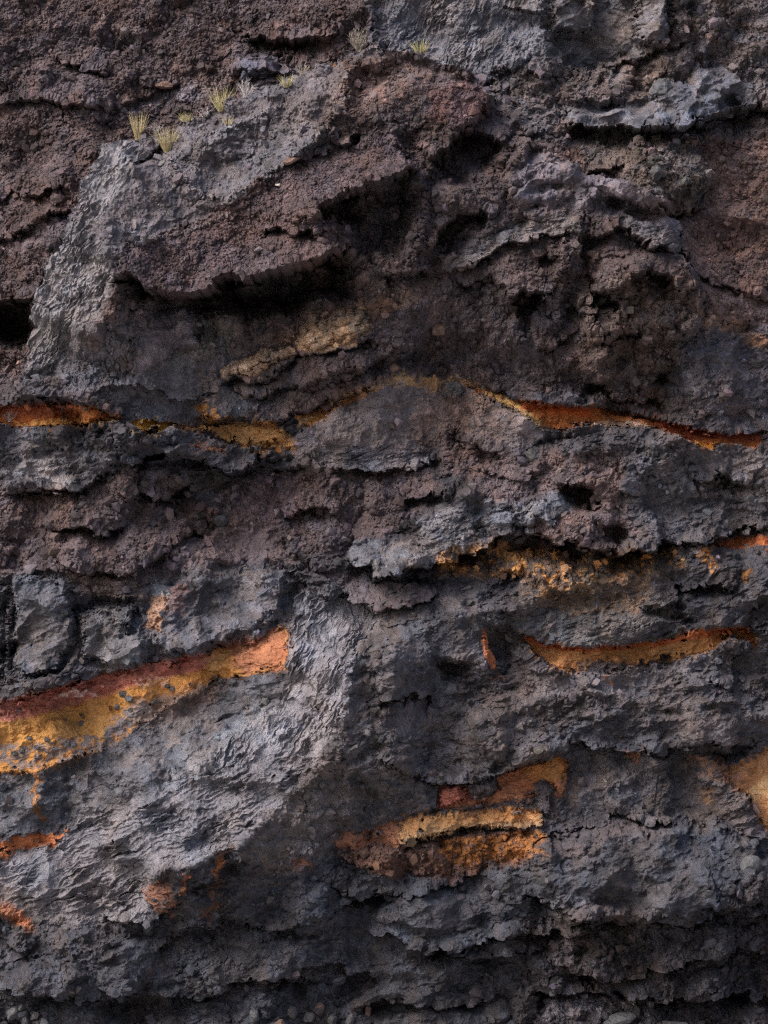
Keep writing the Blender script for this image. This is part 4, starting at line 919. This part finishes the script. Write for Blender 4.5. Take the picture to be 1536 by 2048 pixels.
def stone(px, py, sx, sz, mat, label, seed, name='stone', cat='stone', group=None, out=0.0, rz=0.0, rough=.35):
    """sx, sz half sizes in photo pixels"""
    o = bpy.data.objects.new(name, stone_mesh(name, seed, sx / 100, min(sx, sz) / 100 * 1.1, sz / 100, mat, rough)); C.objects.link(o)
    o.location = at(px, py, out); o.rotation_euler = (0, -math.radians(rz), 0)
    return tag(o, label, cat, group)
stone(437, 1042, 16, 15, R_DARK, 'round dark boulder at the top of the dusty ramp', 21, 'boulder', 'boulder', rough=.25, out=.05)
stone(906, 776, 21, 19, R_DARK, 'knobbly black boulder on the crest of the grey dome', 22, 'boulder', 'boulder', rough=.8, out=.05)
stone(1068, 916, 21, 19, R_DARK, 'knobbly black boulder below right of the grey dome', 23, 'boulder', 'boulder', rough=.8, out=.02)
stone(876, 656, 17, 14, R_BRN, 'rounded reddish boulder right of the tan bedded rock', 24, 'boulder', 'boulder', rough=.5, out=.02)
stone(315, 147, 18, 11, R_BRN, 'brown boulder stuck in the upper left scoria slope', 25, 'boulder', 'boulder', rough=.5, out=.02)
stone(582, 325, 17, 8, R_BRN, 'flat reddish purple stone lying on top of the scoria slab', 26, rz=12, out=.02)
stone(560, 376, 6.5, 3.2, R_PALE, 'small whitish stone on the scoria slab', 27, out=.03)
stone(790, 658+80, 12, 9, R_BRN, 'small brown stone above the dome in dark rubble', 28, out=.02)
stone(1232, 2036, 38, 17, R_BLUE, 'blue grey angular boulder at the bottom edge', 29, 'boulder', 'boulder', rough=.3, out=.15, rz=14)
stone(1485, 1712, 22, 26, R_BLUE, 'smooth grey pointed boulder set into the lower right lava', 30, 'boulder', 'boulder', rough=.2, out=-.02, rz=20)
stone(1340, 2045, 30, 12, R_DARK, 'low dark boulder at the bottom edge, right of the blue grey one', 31, 'boulder', 'boulder', out=.1)
stone(500+12, 2020, 14, 16, R_BLUE, 'grey upright stone beneath the cliff at the bottom centre left', 32, out=.05)
stone(1335, 173, 26, 22, R_BLUE, 'blue grey knob of rock topping the jutting ledge', 33, 'boulder', 'boulder', rough=.5, out=0)
stone(1290+18, 350, 15, 17, R_DARK, 'dark stone set in the rounded rubble knob', 34, out=.02, rough=.5)
ORD = ['first', 'second', 'third', 'fourth', 'fifth', 'sixth', 'seventh', 'eighth', 'ninth', 'tenth', 'eleventh', 'twelfth', 'thirteenth', 'fourteenth', 'fifteenth', 'sixteenth', 'seventeenth', 'eighteenth', 'nineteenth', 'twentieth']
for k, (a, b, s1, s2) in enumerate([(745, 1209, 8, 4), (771, 1205, 9, 5), (782, 1187, 12, 4), (796, 1208, 8, 4), (800, 1192, 14, 5), (806, 1181, 9, 3), (815, 1200, 8, 3), (818, 1188, 13, 4), (828, 1194, 9, 4)]):
    stone(a, b, s1, s2, R_DARK, ORD[k] + ' from the left of the dark flat slabs on the central gravel ledge', 40 + k, 'rock_slab', 'rock slab', 'dark flat slabs on the gravel ledge', .03, 15)
for k, (a, b, s1) in enumerate([(30, 1505, 7), (40, 1421, 5), (46, 1500, 7), (60, 1476, 6), (75, 1494, 6), (80, 1393, 5), (100, 1477, 6.5), (112, 1498, 6), (137, 1486, 6), (150, 1488, 7), (165, 1445, 7), (235, 1412, 8), (250, 1388, 11), (262, 1396, 9), (262, 1420, 6), (310, 1402, 7), (335, 1372, 6), (345, 1378, 7), (445, 1362, 7), (470, 1363, 8)]):
    stone(a, b, s1, s1 * .8, R_BLUE if k % 2 else R_DARK, ORD[k] + ' from the left of the small stones set in the wide ochre seam', 60 + k, 'stone', 'stone', 'small stones set in the ochre seam', .03, 0, .6)
for k, (a, b, s1, s2) in enumerate([(14, 2040, 12, 8), (32, 2020, 14, 12), (50, 2008, 9, 6), (58, 2032, 15, 15), (78, 2026, 10, 12), (100, 2038, 14, 9)]):
    stone(a, b, s1, s2, R_BLUE if k % 2 else R_DARK, ORD[k] + ' from the left of the stones heaped in the bottom left corner', 90 + k, 'stone', 'stone', 'stones heaped at the bottom left corner', .08, 20 * k, .4)
for k, (a, b, s1, s2) in enumerate([(560, 2036, 12, 12), (585, 2018, 11, 14), (618, 2030, 14, 14), (640, 2012, 12, 11), (665, 2034, 15, 11), (700, 2040, 20, 8), (735, 2025, 16, 8)]):
    stone(a, b, s1, s2, R_BRN if k % 3 == 0 else R_DARK, ORD[k] + ' from the left of the broken stones at the bottom centre', 110 + k, 'stone', 'stone', 'broken stones heaped at the bottom centre', .08, 15 * k, .4)
print('done', time.time() - T0)
